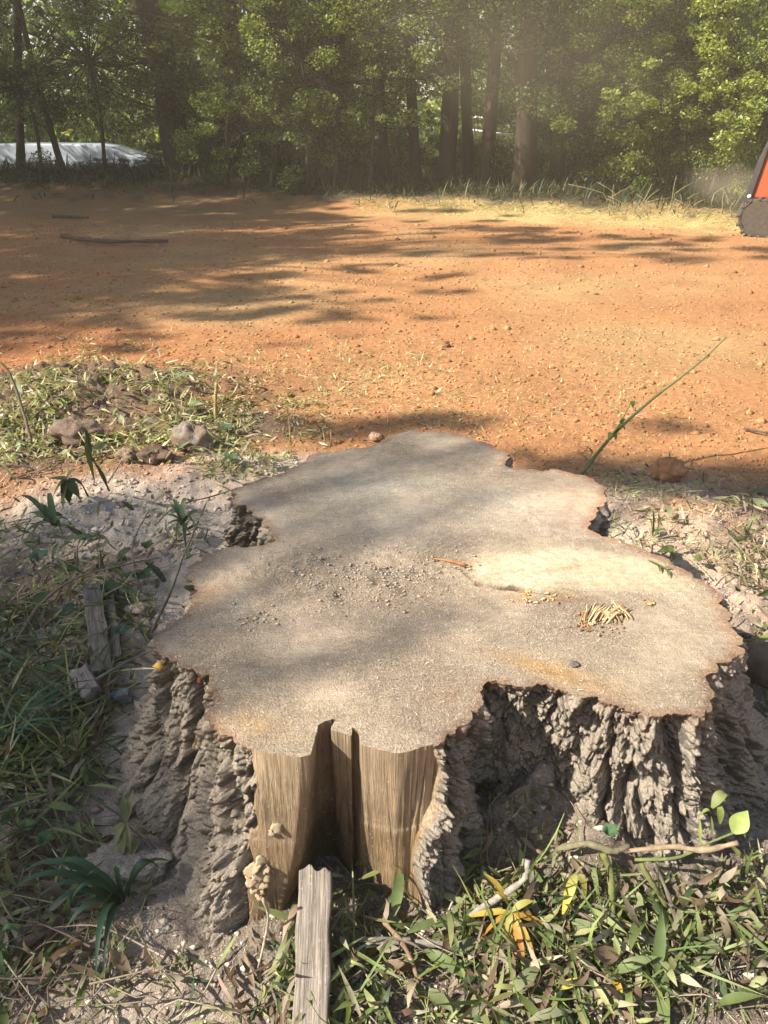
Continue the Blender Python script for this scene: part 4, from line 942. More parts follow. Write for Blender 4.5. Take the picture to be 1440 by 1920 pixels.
for px, py, r in ((330, 610, .28), (420, 600, .30), (520, 595, .26), (610, 590, .22), (250, 640, .22), (700, 600, .14), (820, 605, .14), (300, 560, .4), (400, 555, .4), (500, 550, .32), (330, 520, .45), (450, 520, .4), (560, 560, .24), (660, 560, .2), (350, 480, .5), (480, 480, .4), (600, 505, .3), (720, 500, .28), (640, 470, .35), (760, 470, .3), (840, 520, .22), (800, 545, .18), (590, 640, .12), (180, 600, .3), (60, 620, .35)):
    for _ in range(3):
        q = gp(px, py); t = rng.uniform(14, 18); strk.append((q+np.array([rng.normal(0, r*1.1), rng.normal(0, r*.8), 0]), t, r*rng.uniform(.35, .75)))
for px, py, r in ((520, 440, .5), (640, 435, .45), (760, 440, .5), (860, 440, .5), (960, 445, .45), (1040, 455, .45), (1120, 462, .45), (1200, 468, .45), (1290, 470, .5), (1380, 474, .5), (1450, 470, .5), (900, 415, .5), (980, 425, .4), (700, 410, .5), (560, 405, .6), (450, 400, .7), (1100, 440, .4), (1000, 480, .25), (880, 480, .3), (1330, 450, .35), (820, 395, .4), (1250, 445, .25), (620, 395, .5)):
    for _ in range(3):
        q = gp(px, py); t = rng.uniform(16, 20); strk.append((q+np.array([rng.normal(0, r*1.2), rng.normal(0, r*.9), 0]), t, r*rng.uniform(.35, .75)))
for x in np.arange(-9.5, -3.6, .95):
    for z in (1.2, 2.8, 4.4):
        rest.append((np.array([x+rng.normal(0, .2), 17.6+rng.normal(0, .4), z]), rng.uniform(13, 17), rng.uniform(.6, .9)))
shade_tree('tall leafy tree on the clearing left side, shading the nearer dirt', half, .12, 620, SG, (-15.5, 3.5))
shade_tree('tall leafy tree on the clearing left side, shading the far dirt', rest, .13, 650, SG, (-17.0, 9.0))
shade_tree('tall leafy tree with thin outer boughs, streaking the middle of the dirt with shade', strk, .10, 85, SG, (-13.5, 6.5))
for i, (x, y) in enumerate(((-17, 14), (-19, 19.5), (-14.5, 19), (-12, 22), (-18, 25))):
    b = np.array([x, y, g1(x, y)-.1]); root = thing('tree', 'tall wood edge tree closing the clearing beyond its left side', 'tree', b, 'wood edge trees beyond the left side')
    mb, p = trunk_mesh(b, b+np.array([0, 0, 13.]), .24, .07, i, 7); obj('trunk', mb.mesh('trunk', True, b), M_TRUNK, root)
    c = obj('crown', CROWNS[i % 4], M_LEAF_FAR, root); c.scale = (1.4, 1.4, 1.5); c.rotation_euler = (0, 0, i*1.7)

for i, (x, y) in enumerate(((11, 15.5), (14.5, 14), (13, 18.5), (18, 16), (17, 12), (21, 19))):
    b = np.array([x, y, g1(x, y)-.1]); root = thing('tree', 'tree at the wood edge beyond the right side of the orange machine', 'tree', b, 'wood edge trees beyond the machine')
    mb, p = trunk_mesh(b, b+np.array([0, 0, 9.]), .2, .07, i+1, 6); obj('trunk', mb.mesh('trunk', True, b), M_TRUNK, root)
    c = obj('crown', CROWNS[i % 2], M_LEAF_FAR, root); c.scale = (1.2, 1.2, 1.1); c.rotation_euler = (0, 0, i*1.3)
# ------------------------------------------------------------------ loose sawdust, litter, mulch
def chips(x, y, z, L, W, cols, wts=None, tilt=.5):
    n = len(x); V, F, m = leaves(n, np.stack([x, y, z], 1), L, W, rng.uniform(0, 6.28, n), rng.normal(0, tilt, n), rng.normal(0, tilt, n), rng.normal(0, .9, n), 0, 1)
    V = V.reshape(n, 6, 3)[:, [0, 2, 5, 3]].reshape(-1, 3); return V, np.arange(n*4).reshape(n, 4), np.repeat(pick_cols(n, cols, wts, .2), 4, 0)
SAWC = [(.50, .40, .29), (.64, .54, .40), (.36, .285, .21), (.16, .125, .095), (.78, .70, .56)]
lo, hi = RIM.min(0), RIM.max(0)
n = 75000; x = rng.uniform(lo[0], hi[0], n); y = rng.uniform(lo[1], hi[1], n); k = in_rim(x, y, .985)
dens = top_col(x, y)[:, 3]
k &= rng.uniform(size=n) < dens; x, y = x[k], y[k]
L = rng.uniform(.003, .0095, len(x))
V, F, c = chips(x, y, top_z(x, y)+.0028, L, L*rng.uniform(.25, .6, len(x)), SAWC, (4, 3, 3, 2, 1.2))
tag(obj('sawdust', MB().add(V, F, c).mesh('sawdust', False), M_CHIP), 'loose sawdust chips scattered over the sawn stump', 'sawdust', kind='stuff')
p_ = BARK_PTS+rng.normal(0, .0015, BARK_PTS.shape); L = rng.uniform(.003, .0085, len(p_)); V, F, c = chips(p_[:, 0], p_[:, 1], p_[:, 2], L, L*rng.uniform(.3, .6, len(p_)), SAWC, (4, 2, 4, 3, .8), .9)
tag(obj('sawdust', MB().add(V, F, c).mesh('sawdust', False), M_CHIP), 'sawdust caught on the rough bark of the stump', 'sawdust', kind='stuff')
# sawdust over the ground round the stump
n = 170000; r = .5+rng.uniform(0, 1, n)**1.3*3.6; th = np.radians(rng.uniform(38, 142, n)); x = r*np.cos(th); y = r*np.sin(th)
saw, lit_, d, n1, n2 = zone_masks(x, y); k = (rng.uniform(size=n) < np.maximum(saw, .25*sstep(1.0, .2, d))) & (d > -.02); x, y = x[k], y[k]
L = rng.uniform(.003, .011, len(x)); V, F, c = chips(x, y, G(x, y)+.002, L, L*rng.uniform(.3, .6, len(x)), SAWC, (4, 3, 3, 3, 1))
tag(obj('sawdust', MB().add(V, F, c).mesh('sawdust', False), M_CHIP), 'grey tan sawdust thrown over the ground round the stump', 'sawdust', kind='stuff')
# pale wood mulch and chopped stalks on the dirt
n = 85000; u = rng.uniform(size=n); y = 2.2*(14.5/2.2)**u; x = rng.uniform(-.62, .62, n)*y
m = np.clip(fbm2(x, y, 1.1, 151, 3)*1.3+.42, 0.08, 1)*.5
m = np.maximum(m, 1.6*ellipse(x, y, 560, 690, 1.0, .66)*np.clip(.75+fbm2(x, y, 3, 161, 2), 0, 1)); m = np.maximum(m, .9*ellipse(x, y, 900, 760, .8, .5)); m = np.maximum(m, .9*ellipse(x, y, 620, 530, 1.2, .6)); m = np.maximum(m, .7*ellipse(x, y, 1200, 640, 1.3, .7)*np.clip(.6+fbm2(x, y, 2.5, 163, 2), 0, 1))
m *= np.where(stump_dist(x, y) < .1, 0, 1); k = rng.uniform(size=n) < m; x, y = x[k], y[k]
L = rng.uniform(.012, .045, len(x))*(1+.04*y); V, F, c = chips(x, y, G(x, y)+.006, L, L*rng.uniform(.12, .35, len(x)), [(.60, .52, .27), (.52, .50, .20), (.68, .60, .40), (.40, .42, .13), (.28, .18, .09)], (4, 2, 3, 1.3, 1.5), .3)
tag(obj('wood_mulch', MB().add(V, F, c).mesh('wood_mulch', False), M_CHIP), 'pale chopped straw and wood mulch strewn over the orange dirt', 'mulch', kind='stuff')
OCT = np.array([(1, 0, 0), (0, 1, 0), (-1, 0, 0), (0, -1, 0), (0, 0, 1), (0, 0, -.4)], float); OCF = np.array([(0, 1, 4), (1, 2, 4), (2, 3, 4), (3, 0, 4), (1, 0, 5), (2, 1, 5), (3, 2, 5), (0, 3, 5)])
# clumps of sawdust
n = 16000; r = .5+rng.uniform(0, 1, n)**1.2*3.2; th = np.radians(rng.uniform(40, 140, n)); x = r*np.cos(th); y = r*np.sin(th)
saw, lit_, d, n1, n2 = zone_masks(x, y); k = (rng.uniform(size=n) < np.maximum(saw, .3*sstep(.5, .05, d))*.55) & (d > -.02); x, y = x[k], y[k]; n = len(x); s = rng.uniform(.002, .008, n)*(1+(rng.uniform(size=n) < .06)*.9)
V = OCT[None]*rng.uniform(.5, 1.5, (n, 6, 1))*s[:, None, None]*np.array([1.1, 1, .6])+np.stack([x, y, G(x, y)+.001], 1)[:, None]; F = (OCF[None]+np.arange(n)[:, None, None]*6).reshape(-1, 3)
tag(obj('sawdust_clumps', MB().add(V.reshape(-1, 3), F, np.repeat(pick_cols(n, [(.46, .39, .31), (.36, .30, .235), (.54, .46, .37), (.24, .19, .14)]), 6, 0)).mesh('sawdust_clumps', False), M_CHIP), 'small damp clumps of sawdust lying round the foot of the stump', 'sawdust', kind='stuff')
# clods and gravel
n = 12000; u = rng.uniform(size=n); y = 1.8*(13/1.8)**u; x = rng.uniform(-.6, .6, n)*y; k = stump_dist(x, y) > .1; x, y = x[k], y[k]; n = len(x)
s = rng.uniform(.004, .012, n)*(1+.12*y)*(1+(rng.uniform(size=n) < .03)*1.2)
V = (OCT[None]*rng.uniform(.6, 1.3, (n, 6, 1))*s[:, None, None]*np.array([1, 1, .7]))+np.stack([x, y, G(x, y)], 1)[:, None]
F = (OCF[None]+np.arange(n)[:, None, None]*6).reshape(-1, 3); cc = ground_col(x, y)*rng.uniform(.6, 1.15, (n, 1))
tag(obj('dirt_clods', MB().add(V.reshape(-1, 3), F, np.repeat(cc, 6, 0)).mesh('dirt_clods', False), M_ROCK), 'small crumbs and clods of orange dirt over the clearing', 'clods', kind='stuff')

# leaf litter and cut weeds
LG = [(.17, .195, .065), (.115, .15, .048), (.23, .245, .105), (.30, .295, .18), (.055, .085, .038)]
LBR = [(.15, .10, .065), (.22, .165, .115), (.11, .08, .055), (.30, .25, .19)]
def region(n, px0, px1, py0, py1, spread=0):
    m = int(n*2.6); ux, uy = rng.uniform(0, 1, m), rng.uniform(0, 1, m); q = gpv(px0+(px1-px0)*ux, py0+(py1-py0)*uy)
    e = np.minimum(np.minimum(ux, 1-ux), np.minimum(uy, 1-uy)); p = np.clip(.12+3.2*e, 0, 1)*np.clip(.55+1.5*fbm2(q[:, 0], q[:, 1], 3.5, 171, 3), .08, 1)
    return q[rng.uniform(size=m) < p][:n]
def litter(name, label, specs):
    mb = MB()
    for n, (a, b_, c, d), L, W, cols, wts, lift, pit, cur in specs:
        p = region(n, a-(b_-a)*.08, b_+(b_-a)*.08, c-(d-c)*.12, d+(d-c)*.12); sd = stump_dist(p[:, 0], p[:, 1]); p = p[sd > .012]; n2 = len(p); p[:, 2] += rng.uniform(0, 1, n2)**1.6*lift+.003
        V, F, m = leaves(n2, p, rng.uniform(*L, n2), rng.uniform(*W, n2), rng.uniform(0, 6.28, n2), rng.normal(pit, .35, n2), rng.normal(0, .6, n2), rng.normal(cur, 1.1, n2), rng.uniform(-.1, .5, n2), 4, wav=.12)
        mb.add(V, F, np.repeat(pick_cols(n2, cols, wts, .3), m, 0))
    tag(obj(name, mb.mesh(name), M_LEAF), label, 'leaf litter', kind='stuff')
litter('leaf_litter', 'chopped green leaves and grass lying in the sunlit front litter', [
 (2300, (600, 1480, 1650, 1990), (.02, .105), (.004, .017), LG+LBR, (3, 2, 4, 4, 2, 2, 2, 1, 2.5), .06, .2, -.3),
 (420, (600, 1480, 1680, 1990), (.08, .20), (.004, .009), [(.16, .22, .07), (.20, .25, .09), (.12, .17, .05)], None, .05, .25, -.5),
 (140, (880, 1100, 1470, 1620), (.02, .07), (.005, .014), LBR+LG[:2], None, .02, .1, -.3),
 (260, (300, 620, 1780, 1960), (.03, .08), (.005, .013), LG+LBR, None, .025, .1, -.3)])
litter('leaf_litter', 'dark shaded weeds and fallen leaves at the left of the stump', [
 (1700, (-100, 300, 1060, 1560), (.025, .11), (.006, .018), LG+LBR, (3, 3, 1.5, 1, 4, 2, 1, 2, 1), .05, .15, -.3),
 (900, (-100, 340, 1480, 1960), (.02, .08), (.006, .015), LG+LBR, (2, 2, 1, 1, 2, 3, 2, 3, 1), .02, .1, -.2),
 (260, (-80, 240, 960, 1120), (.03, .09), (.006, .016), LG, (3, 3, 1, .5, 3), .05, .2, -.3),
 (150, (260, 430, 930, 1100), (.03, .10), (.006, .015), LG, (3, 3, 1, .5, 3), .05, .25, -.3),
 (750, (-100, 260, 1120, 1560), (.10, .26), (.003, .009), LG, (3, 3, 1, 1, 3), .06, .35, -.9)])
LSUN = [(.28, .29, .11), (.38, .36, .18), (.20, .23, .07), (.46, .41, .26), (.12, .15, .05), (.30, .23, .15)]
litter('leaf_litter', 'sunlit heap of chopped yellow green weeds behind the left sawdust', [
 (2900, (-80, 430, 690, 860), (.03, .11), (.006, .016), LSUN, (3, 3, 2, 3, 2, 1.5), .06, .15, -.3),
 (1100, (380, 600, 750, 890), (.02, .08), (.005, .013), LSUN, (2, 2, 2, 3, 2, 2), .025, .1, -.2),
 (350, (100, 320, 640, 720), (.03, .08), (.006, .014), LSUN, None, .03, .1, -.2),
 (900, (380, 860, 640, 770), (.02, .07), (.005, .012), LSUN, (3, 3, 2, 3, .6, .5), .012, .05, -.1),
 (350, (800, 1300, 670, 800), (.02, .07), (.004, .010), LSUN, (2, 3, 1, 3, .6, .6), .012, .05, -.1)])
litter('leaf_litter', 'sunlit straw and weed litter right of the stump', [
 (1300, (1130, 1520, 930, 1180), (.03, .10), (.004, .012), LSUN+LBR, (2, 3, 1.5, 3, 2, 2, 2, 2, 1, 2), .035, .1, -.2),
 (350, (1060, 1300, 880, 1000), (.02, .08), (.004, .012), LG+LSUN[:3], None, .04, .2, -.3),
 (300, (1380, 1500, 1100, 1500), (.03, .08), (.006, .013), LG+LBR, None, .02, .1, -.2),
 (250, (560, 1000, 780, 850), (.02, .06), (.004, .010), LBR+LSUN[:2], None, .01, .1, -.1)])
# fine twigs and grass stems through the litter
mb = MB()
for (n, a, b_, c, d) in ((190, 600, 1460, 1640, 1940), (220, -60, 330, 940, 1560), (150, 0, 420, 1500, 1920), (110, -40, 480, 680, 880), (60, 1160, 1480, 900, 1130)):
    for _ in range(n):
        q = gp(rng.uniform(a, b_), rng.uniform(c, d)); an = rng.uniform(0, 6.28); L = rng.uniform(.05, .22); e = q+np.array([math.cos(an)*L, math.sin(an)*L, 0])
        if stump_dist(np.array([q[0], e[0]]), np.array([q[1], e[1]])).min() < .02: continue
        e[2] = g1(e[0], e[1])+rng.uniform(0, .05); q[2] += rng.uniform(.004, .03); m = (q+e)/2+np.array([rng.normal(0, .02), rng.normal(0, .02), rng.uniform(0, .02)])
        V, F = tube(smooth_path([q, m, e], 5), np.linspace(rng.uniform(.0012, .003), .0008, 5), 4, cap=False); mb.add(V, F, pick_cols(1, [(.22, .17, .12), (.32, .27, .2), (.13, .10, .08), (.20, .20, .09)])[0])
tag(obj('twig_litter', mb.mesh('twig_litter'), M_STICK), 'thin broken twigs and stems mixed into the litter round the stump', 'twigs', kind='stuff')

# ------------------------------------------------------------------ single leaves one can pick out
def leaf_mesh(L, W, cols, curl, fold, name='leaf', seg=6, prof=.75, wav=.15):
    V, F, m = leaves(1, np.zeros((1, 3)), L, W, 0., 0., 0., curl, fold, seg, prof, wav)
    c = np.array(cols); t = np.repeat(np.linspace(0, 1, seg+1), 3)[:, None]; c = c[0]*(1-t)+c[-1]*t
    return mesh_np(name, V, F, c)
KINDS = {
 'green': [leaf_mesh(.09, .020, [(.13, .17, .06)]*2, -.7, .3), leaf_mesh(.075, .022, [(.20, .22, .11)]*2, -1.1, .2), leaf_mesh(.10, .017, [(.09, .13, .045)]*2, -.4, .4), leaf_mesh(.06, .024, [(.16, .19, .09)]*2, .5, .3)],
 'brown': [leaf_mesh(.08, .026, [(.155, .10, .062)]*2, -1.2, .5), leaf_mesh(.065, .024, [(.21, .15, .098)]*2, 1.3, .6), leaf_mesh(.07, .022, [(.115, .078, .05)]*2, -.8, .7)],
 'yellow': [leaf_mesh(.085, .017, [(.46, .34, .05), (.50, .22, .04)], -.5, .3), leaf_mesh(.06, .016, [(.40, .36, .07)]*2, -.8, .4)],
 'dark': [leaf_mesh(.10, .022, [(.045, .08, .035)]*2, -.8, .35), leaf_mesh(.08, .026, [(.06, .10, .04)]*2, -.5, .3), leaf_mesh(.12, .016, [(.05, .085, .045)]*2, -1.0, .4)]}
def single_leaves(n, box_, kind, label, group, s=(.7, 1.3), lift=.035, mt=M_LEAF):
    c = 0
    while c < n:
        q = gp(rng.uniform(box_[0], box_[1]), rng.uniform(box_[2], box_[3]))
        if stump_dist(q[:1], q[1:2])[0] < .03: c += .2; continue
        o = obj('fallen_leaf', KINDS[kind][rng.integers(len(KINDS[kind]))], mt); o.location = (q[0], q[1], q[2]+rng.uniform(.012, lift)); k = rng.uniform(*s); o.scale = (k, k, k)
        o.rotation_euler = (rng.normal(0, .5), rng.normal(-.1, .35), rng.uniform(0, 6.28)); tag(o, label, 'leaf', group); c += 1
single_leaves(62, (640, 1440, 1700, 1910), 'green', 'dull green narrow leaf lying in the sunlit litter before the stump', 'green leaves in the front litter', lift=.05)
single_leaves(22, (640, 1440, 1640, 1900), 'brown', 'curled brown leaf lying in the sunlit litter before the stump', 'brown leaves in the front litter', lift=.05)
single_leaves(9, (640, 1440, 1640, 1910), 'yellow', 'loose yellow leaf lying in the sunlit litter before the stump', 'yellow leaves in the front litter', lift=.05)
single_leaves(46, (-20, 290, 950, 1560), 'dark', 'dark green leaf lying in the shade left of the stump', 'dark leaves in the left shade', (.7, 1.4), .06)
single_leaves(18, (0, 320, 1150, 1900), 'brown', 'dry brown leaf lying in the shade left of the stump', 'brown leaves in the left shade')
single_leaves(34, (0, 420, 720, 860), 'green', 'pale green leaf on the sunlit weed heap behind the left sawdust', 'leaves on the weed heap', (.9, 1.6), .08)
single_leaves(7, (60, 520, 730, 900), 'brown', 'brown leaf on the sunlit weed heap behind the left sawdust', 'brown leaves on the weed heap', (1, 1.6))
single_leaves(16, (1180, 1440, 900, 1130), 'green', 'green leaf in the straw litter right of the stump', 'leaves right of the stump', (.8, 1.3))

# ------------------------------------------------------------------ plants, sticks, boards and stones
def strap(p0, p1, arch, wd, cols, seg=9, up=(0, 0, 1), prof=.6, fold=.25, twist=0.0):
    p0, p1 = np.asarray(p0, float), np.asarray(p1, float); m = (p0+p1)/2+np.array([0, 0, arch]); t = np.linspace(0, 1, seg+1)[:, None]
    c = (1-t)**2*p0+2*t*(1-t)*(2*m-(p0+p1)/2)+t*t*p1
    tg = np.gradient(c, axis=0); tg /= np.linalg.norm(tg, axis=1, keepdims=True); sd = np.cross(tg, np.array(up, float)+.001); sd /= np.linalg.norm(sd, axis=1, keepdims=True)+1e-9; nn = np.cross(sd, tg)
    a = twist+0*t; sd2 = sd*np.cos(a)+nn*np.sin(a); nn2 = np.cross(sd2, tg)
    wp = (np.sin(np.pi*np.clip(t, .03, .985)**prof))*wd/2
    V = np.stack([c-sd2*wp+nn2*wp*fold, c, c+sd2*wp+nn2*wp*fold], 1).reshape(-1, 3)
    i = np.arange(seg)*3; F = np.concatenate([np.stack([i+k, i+k+3, i+k+4, i+k+1], 1) for k in (0, 1)])
    cc = np.asarray(cols, float); cc = cc if cc.ndim == 2 else np.stack([cc, cc]); tt = np.repeat(t, 3, 0)
    return V, F, cc[0]*(1-tt)+cc[1]*tt
def leaf_part(parent, p0, p1, arch, wd, cols, name='leaf', mat=None, **kw):
    b = np.array(parent.location); V, F, c = strap(p0, p1, arch, wd, cols, **kw)
    return obj(name, mesh_np(name, V-b, F, c), mat or M_LEAF, parent)
def stick(name, label, cat, pts, r, col, mat=None, sides=8, n=18, group=None, bumpy=.2, parent=None):
    p = smooth_path(pts, n); rad = np.interp(np.linspace(0, 1, n), np.linspace(0, 1, len(r)), r)
    V, F = tube(p, rad*(1+.12*rng.normal(size=len(p))*(len(p) > 10)), sides, bumpy, int(abs(p[0, 0])*1000)); col = np.tile(np.array(col)*.72, (len(V), 1))*(1+.55*noise(V*np.array([60, 60, 60]), 5))[:, None]
    if parent is None:
        o = obj(name, mesh_np(name, V-p[0], F, col), mat or M_STICK, None, p[0]); return tag(o, label, cat, group)
    return obj(name, mesh_np(name, V-np.array(parent.location), F, col), mat or M_STICK, parent)
def gpts(*a): return [gp(px, py, h) for px, py, h in a]

# dark strap-leaved tufts in the left shade
def tuft(name, label, base, tips, wd, col, arch=.05, cat='grass tuft'):
    b = gp(*base); root = thing(name, label, cat, b)
    for k, (px, py, h) in enumerate(tips):
        e = gp(px, py, h); cc = np.array(col)*rng.uniform(.75, 1.25)
        leaf_part(root, b+rng.normal(0, .006, 3)*np.array([1, 1, 0]), e, arch*rng.uniform(.6, 1.3)+.1*np.linalg.norm(e-b), wd*rng.uniform(.8, 1.2), [cc, cc*1.15], 'blade', prof=.5)
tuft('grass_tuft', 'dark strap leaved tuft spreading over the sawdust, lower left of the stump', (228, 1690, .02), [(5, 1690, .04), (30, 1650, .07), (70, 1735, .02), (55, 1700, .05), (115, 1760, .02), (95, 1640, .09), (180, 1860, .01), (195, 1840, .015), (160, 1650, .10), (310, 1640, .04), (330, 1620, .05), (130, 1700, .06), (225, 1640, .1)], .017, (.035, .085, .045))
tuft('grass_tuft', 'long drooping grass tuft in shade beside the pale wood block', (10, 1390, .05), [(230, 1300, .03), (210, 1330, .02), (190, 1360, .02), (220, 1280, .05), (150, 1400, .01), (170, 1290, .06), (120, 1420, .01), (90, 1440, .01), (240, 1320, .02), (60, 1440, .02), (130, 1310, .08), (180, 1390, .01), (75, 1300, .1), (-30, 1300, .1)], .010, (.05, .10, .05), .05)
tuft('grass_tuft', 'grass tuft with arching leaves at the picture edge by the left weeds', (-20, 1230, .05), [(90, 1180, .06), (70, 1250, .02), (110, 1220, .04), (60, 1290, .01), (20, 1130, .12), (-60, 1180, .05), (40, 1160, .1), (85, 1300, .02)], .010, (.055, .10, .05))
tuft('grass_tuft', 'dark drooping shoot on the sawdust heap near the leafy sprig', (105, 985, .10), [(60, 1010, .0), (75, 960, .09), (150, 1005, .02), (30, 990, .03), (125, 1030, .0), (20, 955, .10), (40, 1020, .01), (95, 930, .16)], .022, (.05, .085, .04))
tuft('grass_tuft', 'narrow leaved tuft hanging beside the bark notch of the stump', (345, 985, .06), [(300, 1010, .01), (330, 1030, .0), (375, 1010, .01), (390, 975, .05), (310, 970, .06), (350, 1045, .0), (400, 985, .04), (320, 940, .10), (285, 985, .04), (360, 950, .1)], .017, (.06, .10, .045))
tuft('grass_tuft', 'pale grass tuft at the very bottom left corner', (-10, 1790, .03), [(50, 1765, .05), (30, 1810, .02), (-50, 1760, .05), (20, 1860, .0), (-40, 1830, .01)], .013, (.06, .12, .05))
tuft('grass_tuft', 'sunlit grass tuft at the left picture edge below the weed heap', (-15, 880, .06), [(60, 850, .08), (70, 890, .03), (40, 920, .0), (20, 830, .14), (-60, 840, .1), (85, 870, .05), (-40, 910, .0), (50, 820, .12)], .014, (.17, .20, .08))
tuft('grass_tuft', 'thin tuft on the straw litter right of the stump', (1400, 1005, .02), [(1370, 985, .06), (1430, 990, .05), (1380, 1020, .02), (1450, 1010, .03), (1415, 970, .08), (1360, 1010, .02)], .010, (.13, .17, .06))
tuft('grass_tuft', 'small green tuft in the sawdust beside the right rim of the stump', (1225, 1005, .02), [(1200, 985, .06), (1250, 990, .05), (1215, 970, .08), (1255, 1010, .02), (1190, 1000, .03)], .012, (.10, .15, .05))

# leafy sprigs
def sprig(name, label, cat, stem, r, scol, lvs, wd, cols, smat=None):
    pts = gpts(*stem); root = thing(name, label, cat, pts[0]); stick('stem', None, None, pts, r, scol, smat or M_STICK, 6, 12, parent=root)
    for k, (a, b_, *rest) in enumerate(lvs):
        w_ = rest[0] if rest else wd; c = cols[k % len(cols)] if len(rest) < 2 else rest[1]
        leaf_part(root, gp(*a), gp(*b_), rng.uniform(.0, .018), w_, c, twist=rng.normal(0, .25), prof=.75)
    return root
YL, YO, YG = [(.36, .30, .06), (.46, .29, .05)], [(.42, .25, .04), (.38, .15, .04)], [(.20, .23, .06), (.36, .29, .06)]
c0 = (958, 1710, .075)
sprig('yellow_leaf_sprig', 'sprig of drooping yellow orange leaves by the lichened branch', 'sprig', [(1010, 1655, .05), (985, 1690, .07), c0], (.005, .004), (.24, .19, .13),
 [(c0, (870, 1722, .05)), (c0, (895, 1770, .035)), (c0, (930, 1785, .03)), (c0, (948, 1780, .03)), (c0, (985, 1812, .03)), (c0, (1005, 1800, .03)), (c0, (1038, 1742, .045)), (c0, (1002, 1690, .09)), ((950, 1690, .08), (908, 1638, .10)), (c0, (968, 1800, .03)), ((955, 1700, .08), (925, 1672, .09))], .0145, [YL, YO, YL, YG, YO, YL, YO, YG])
c1 = (1080, 1640, .08)
sprig('yellow_leaf', 'two hanging yellow green leaves right of the yellow sprig', 'sprig', [(1092, 1625, .08), (1085, 1632, .08), c1], (.003, .002), (.25, .22, .12), [(c1, (1052, 1725, .04), .02, [(.30, .30, .08), (.48, .40, .05)]), ((1085, 1640, .08), (1098, 1690, .05), .014, YG)], .016, [YG])
BG = [(.19, .25, .065), (.23, .28, .08)]
sprig('green_sprig', 'bright green sprig with one big oval leaf, right of the front bark', 'sprig', [(1190, 1612, .09), (1270, 1608, .12), (1330, 1580, .15), (1385, 1558, .17)], (.004, .0022), (.16, .20, .07),
 [((1375, 1562, .17), (1402, 1520, .20), .036, [(.24, .30, .08)]*2), ((1335, 1515, .17), (1362, 1488, .19), .022, [(.17, .20, .07)]*2), ((1350, 1545, .16), (1345, 1510, .18), .014, BG), ((1385, 1558, .17), (1398, 1572, .17), .007, BG), ((1313, 1585, .14), (1312, 1530, .16), .006, BG), ((1335, 1570, .15), (1333, 1530, .165), .006, BG), ((1312, 1530, .16), (1335, 1528, .17), .008, BG)], .02, [BG])
c2 = (235, 1545, .09)
sprig('pale_sprig', 'olive sprig of pointed leaves above the flat sawdust covered stone', 'sprig', [(300, 1600, .02), (265, 1570, .06), c2], (.003, .002), (.2, .17, .1), [(c2, (212, 1600, .05)), (c2, (228, 1620, .04)), (c2, (245, 1600, .05)), (c2, (205, 1560, .07)), (c2, (230, 1490, .11)), (c2, (250, 1480, .11)), ((255, 1560, .07), (278, 1562, .05)), ((262, 1575, .06), (235, 1622, .03)), ((250, 1580, .05), (236, 1640, .02))], .017, [[(.19, .20, .08)]*2, [(.15, .17, .06)]*2, [(.24, .22, .09)]*2])
c3 = (165, 1440, .08)
sprig('dark_sprig', 'small dark sprig with hanging leaves against the left bark', 'sprig', [(210, 1470, .03), (185, 1450, .07), c3], (.003, .002), (.15, .13, .09), [(c3, (148, 1465, .05)), (c3, (160, 1475, .04)), (c3, (178, 1475, .04)), (c3, (150, 1440, .07)), (c3, (190, 1468, .05))], .016, [[(.07, .10, .035)]*2])
c4 = (125, 900, .14)
sprig('leafy_sprig', 'dark broad leaved sprig drooping over the left sawdust heap', 'sprig', [(165, 930, .03), (150, 905, .12), c4], (.004, .003), (.14, .12, .08), [(c4, (95, 895, .12), .04), (c4, (98, 935, .07), .05), (c4, (130, 945, .05), .05), (c4, (150, 935, .07), .04), (c4, (118, 955, .04), .045), (c4, (155, 905, .12), .035), (c4, (85, 900, .14), .02), (c4, (140, 880, .18), .03)], .04, [[(.06, .085, .03)]*2, [(.09, .115, .04)]*2, [(.04, .075, .03)]*2])
c5 = (165, 850, .3)
sprig('tall_shoot', 'tall dark shoot with two long leaves rising from the left sawdust', 'shoot', [(205, 920, .02), (185, 880, .16), (165, 845, .30), (160, 820, .36)], (.004, .002), (.12, .11, .06), [((160, 825, .34), (178, 905, .08), .022), ((182, 872, .19), (204, 920, .04), .022), ((165, 868, .24), (192, 870, .19), .018), ((172, 850, .28), (158, 800, .4), .015)], .02, [[(.06, .085, .03)]*2])
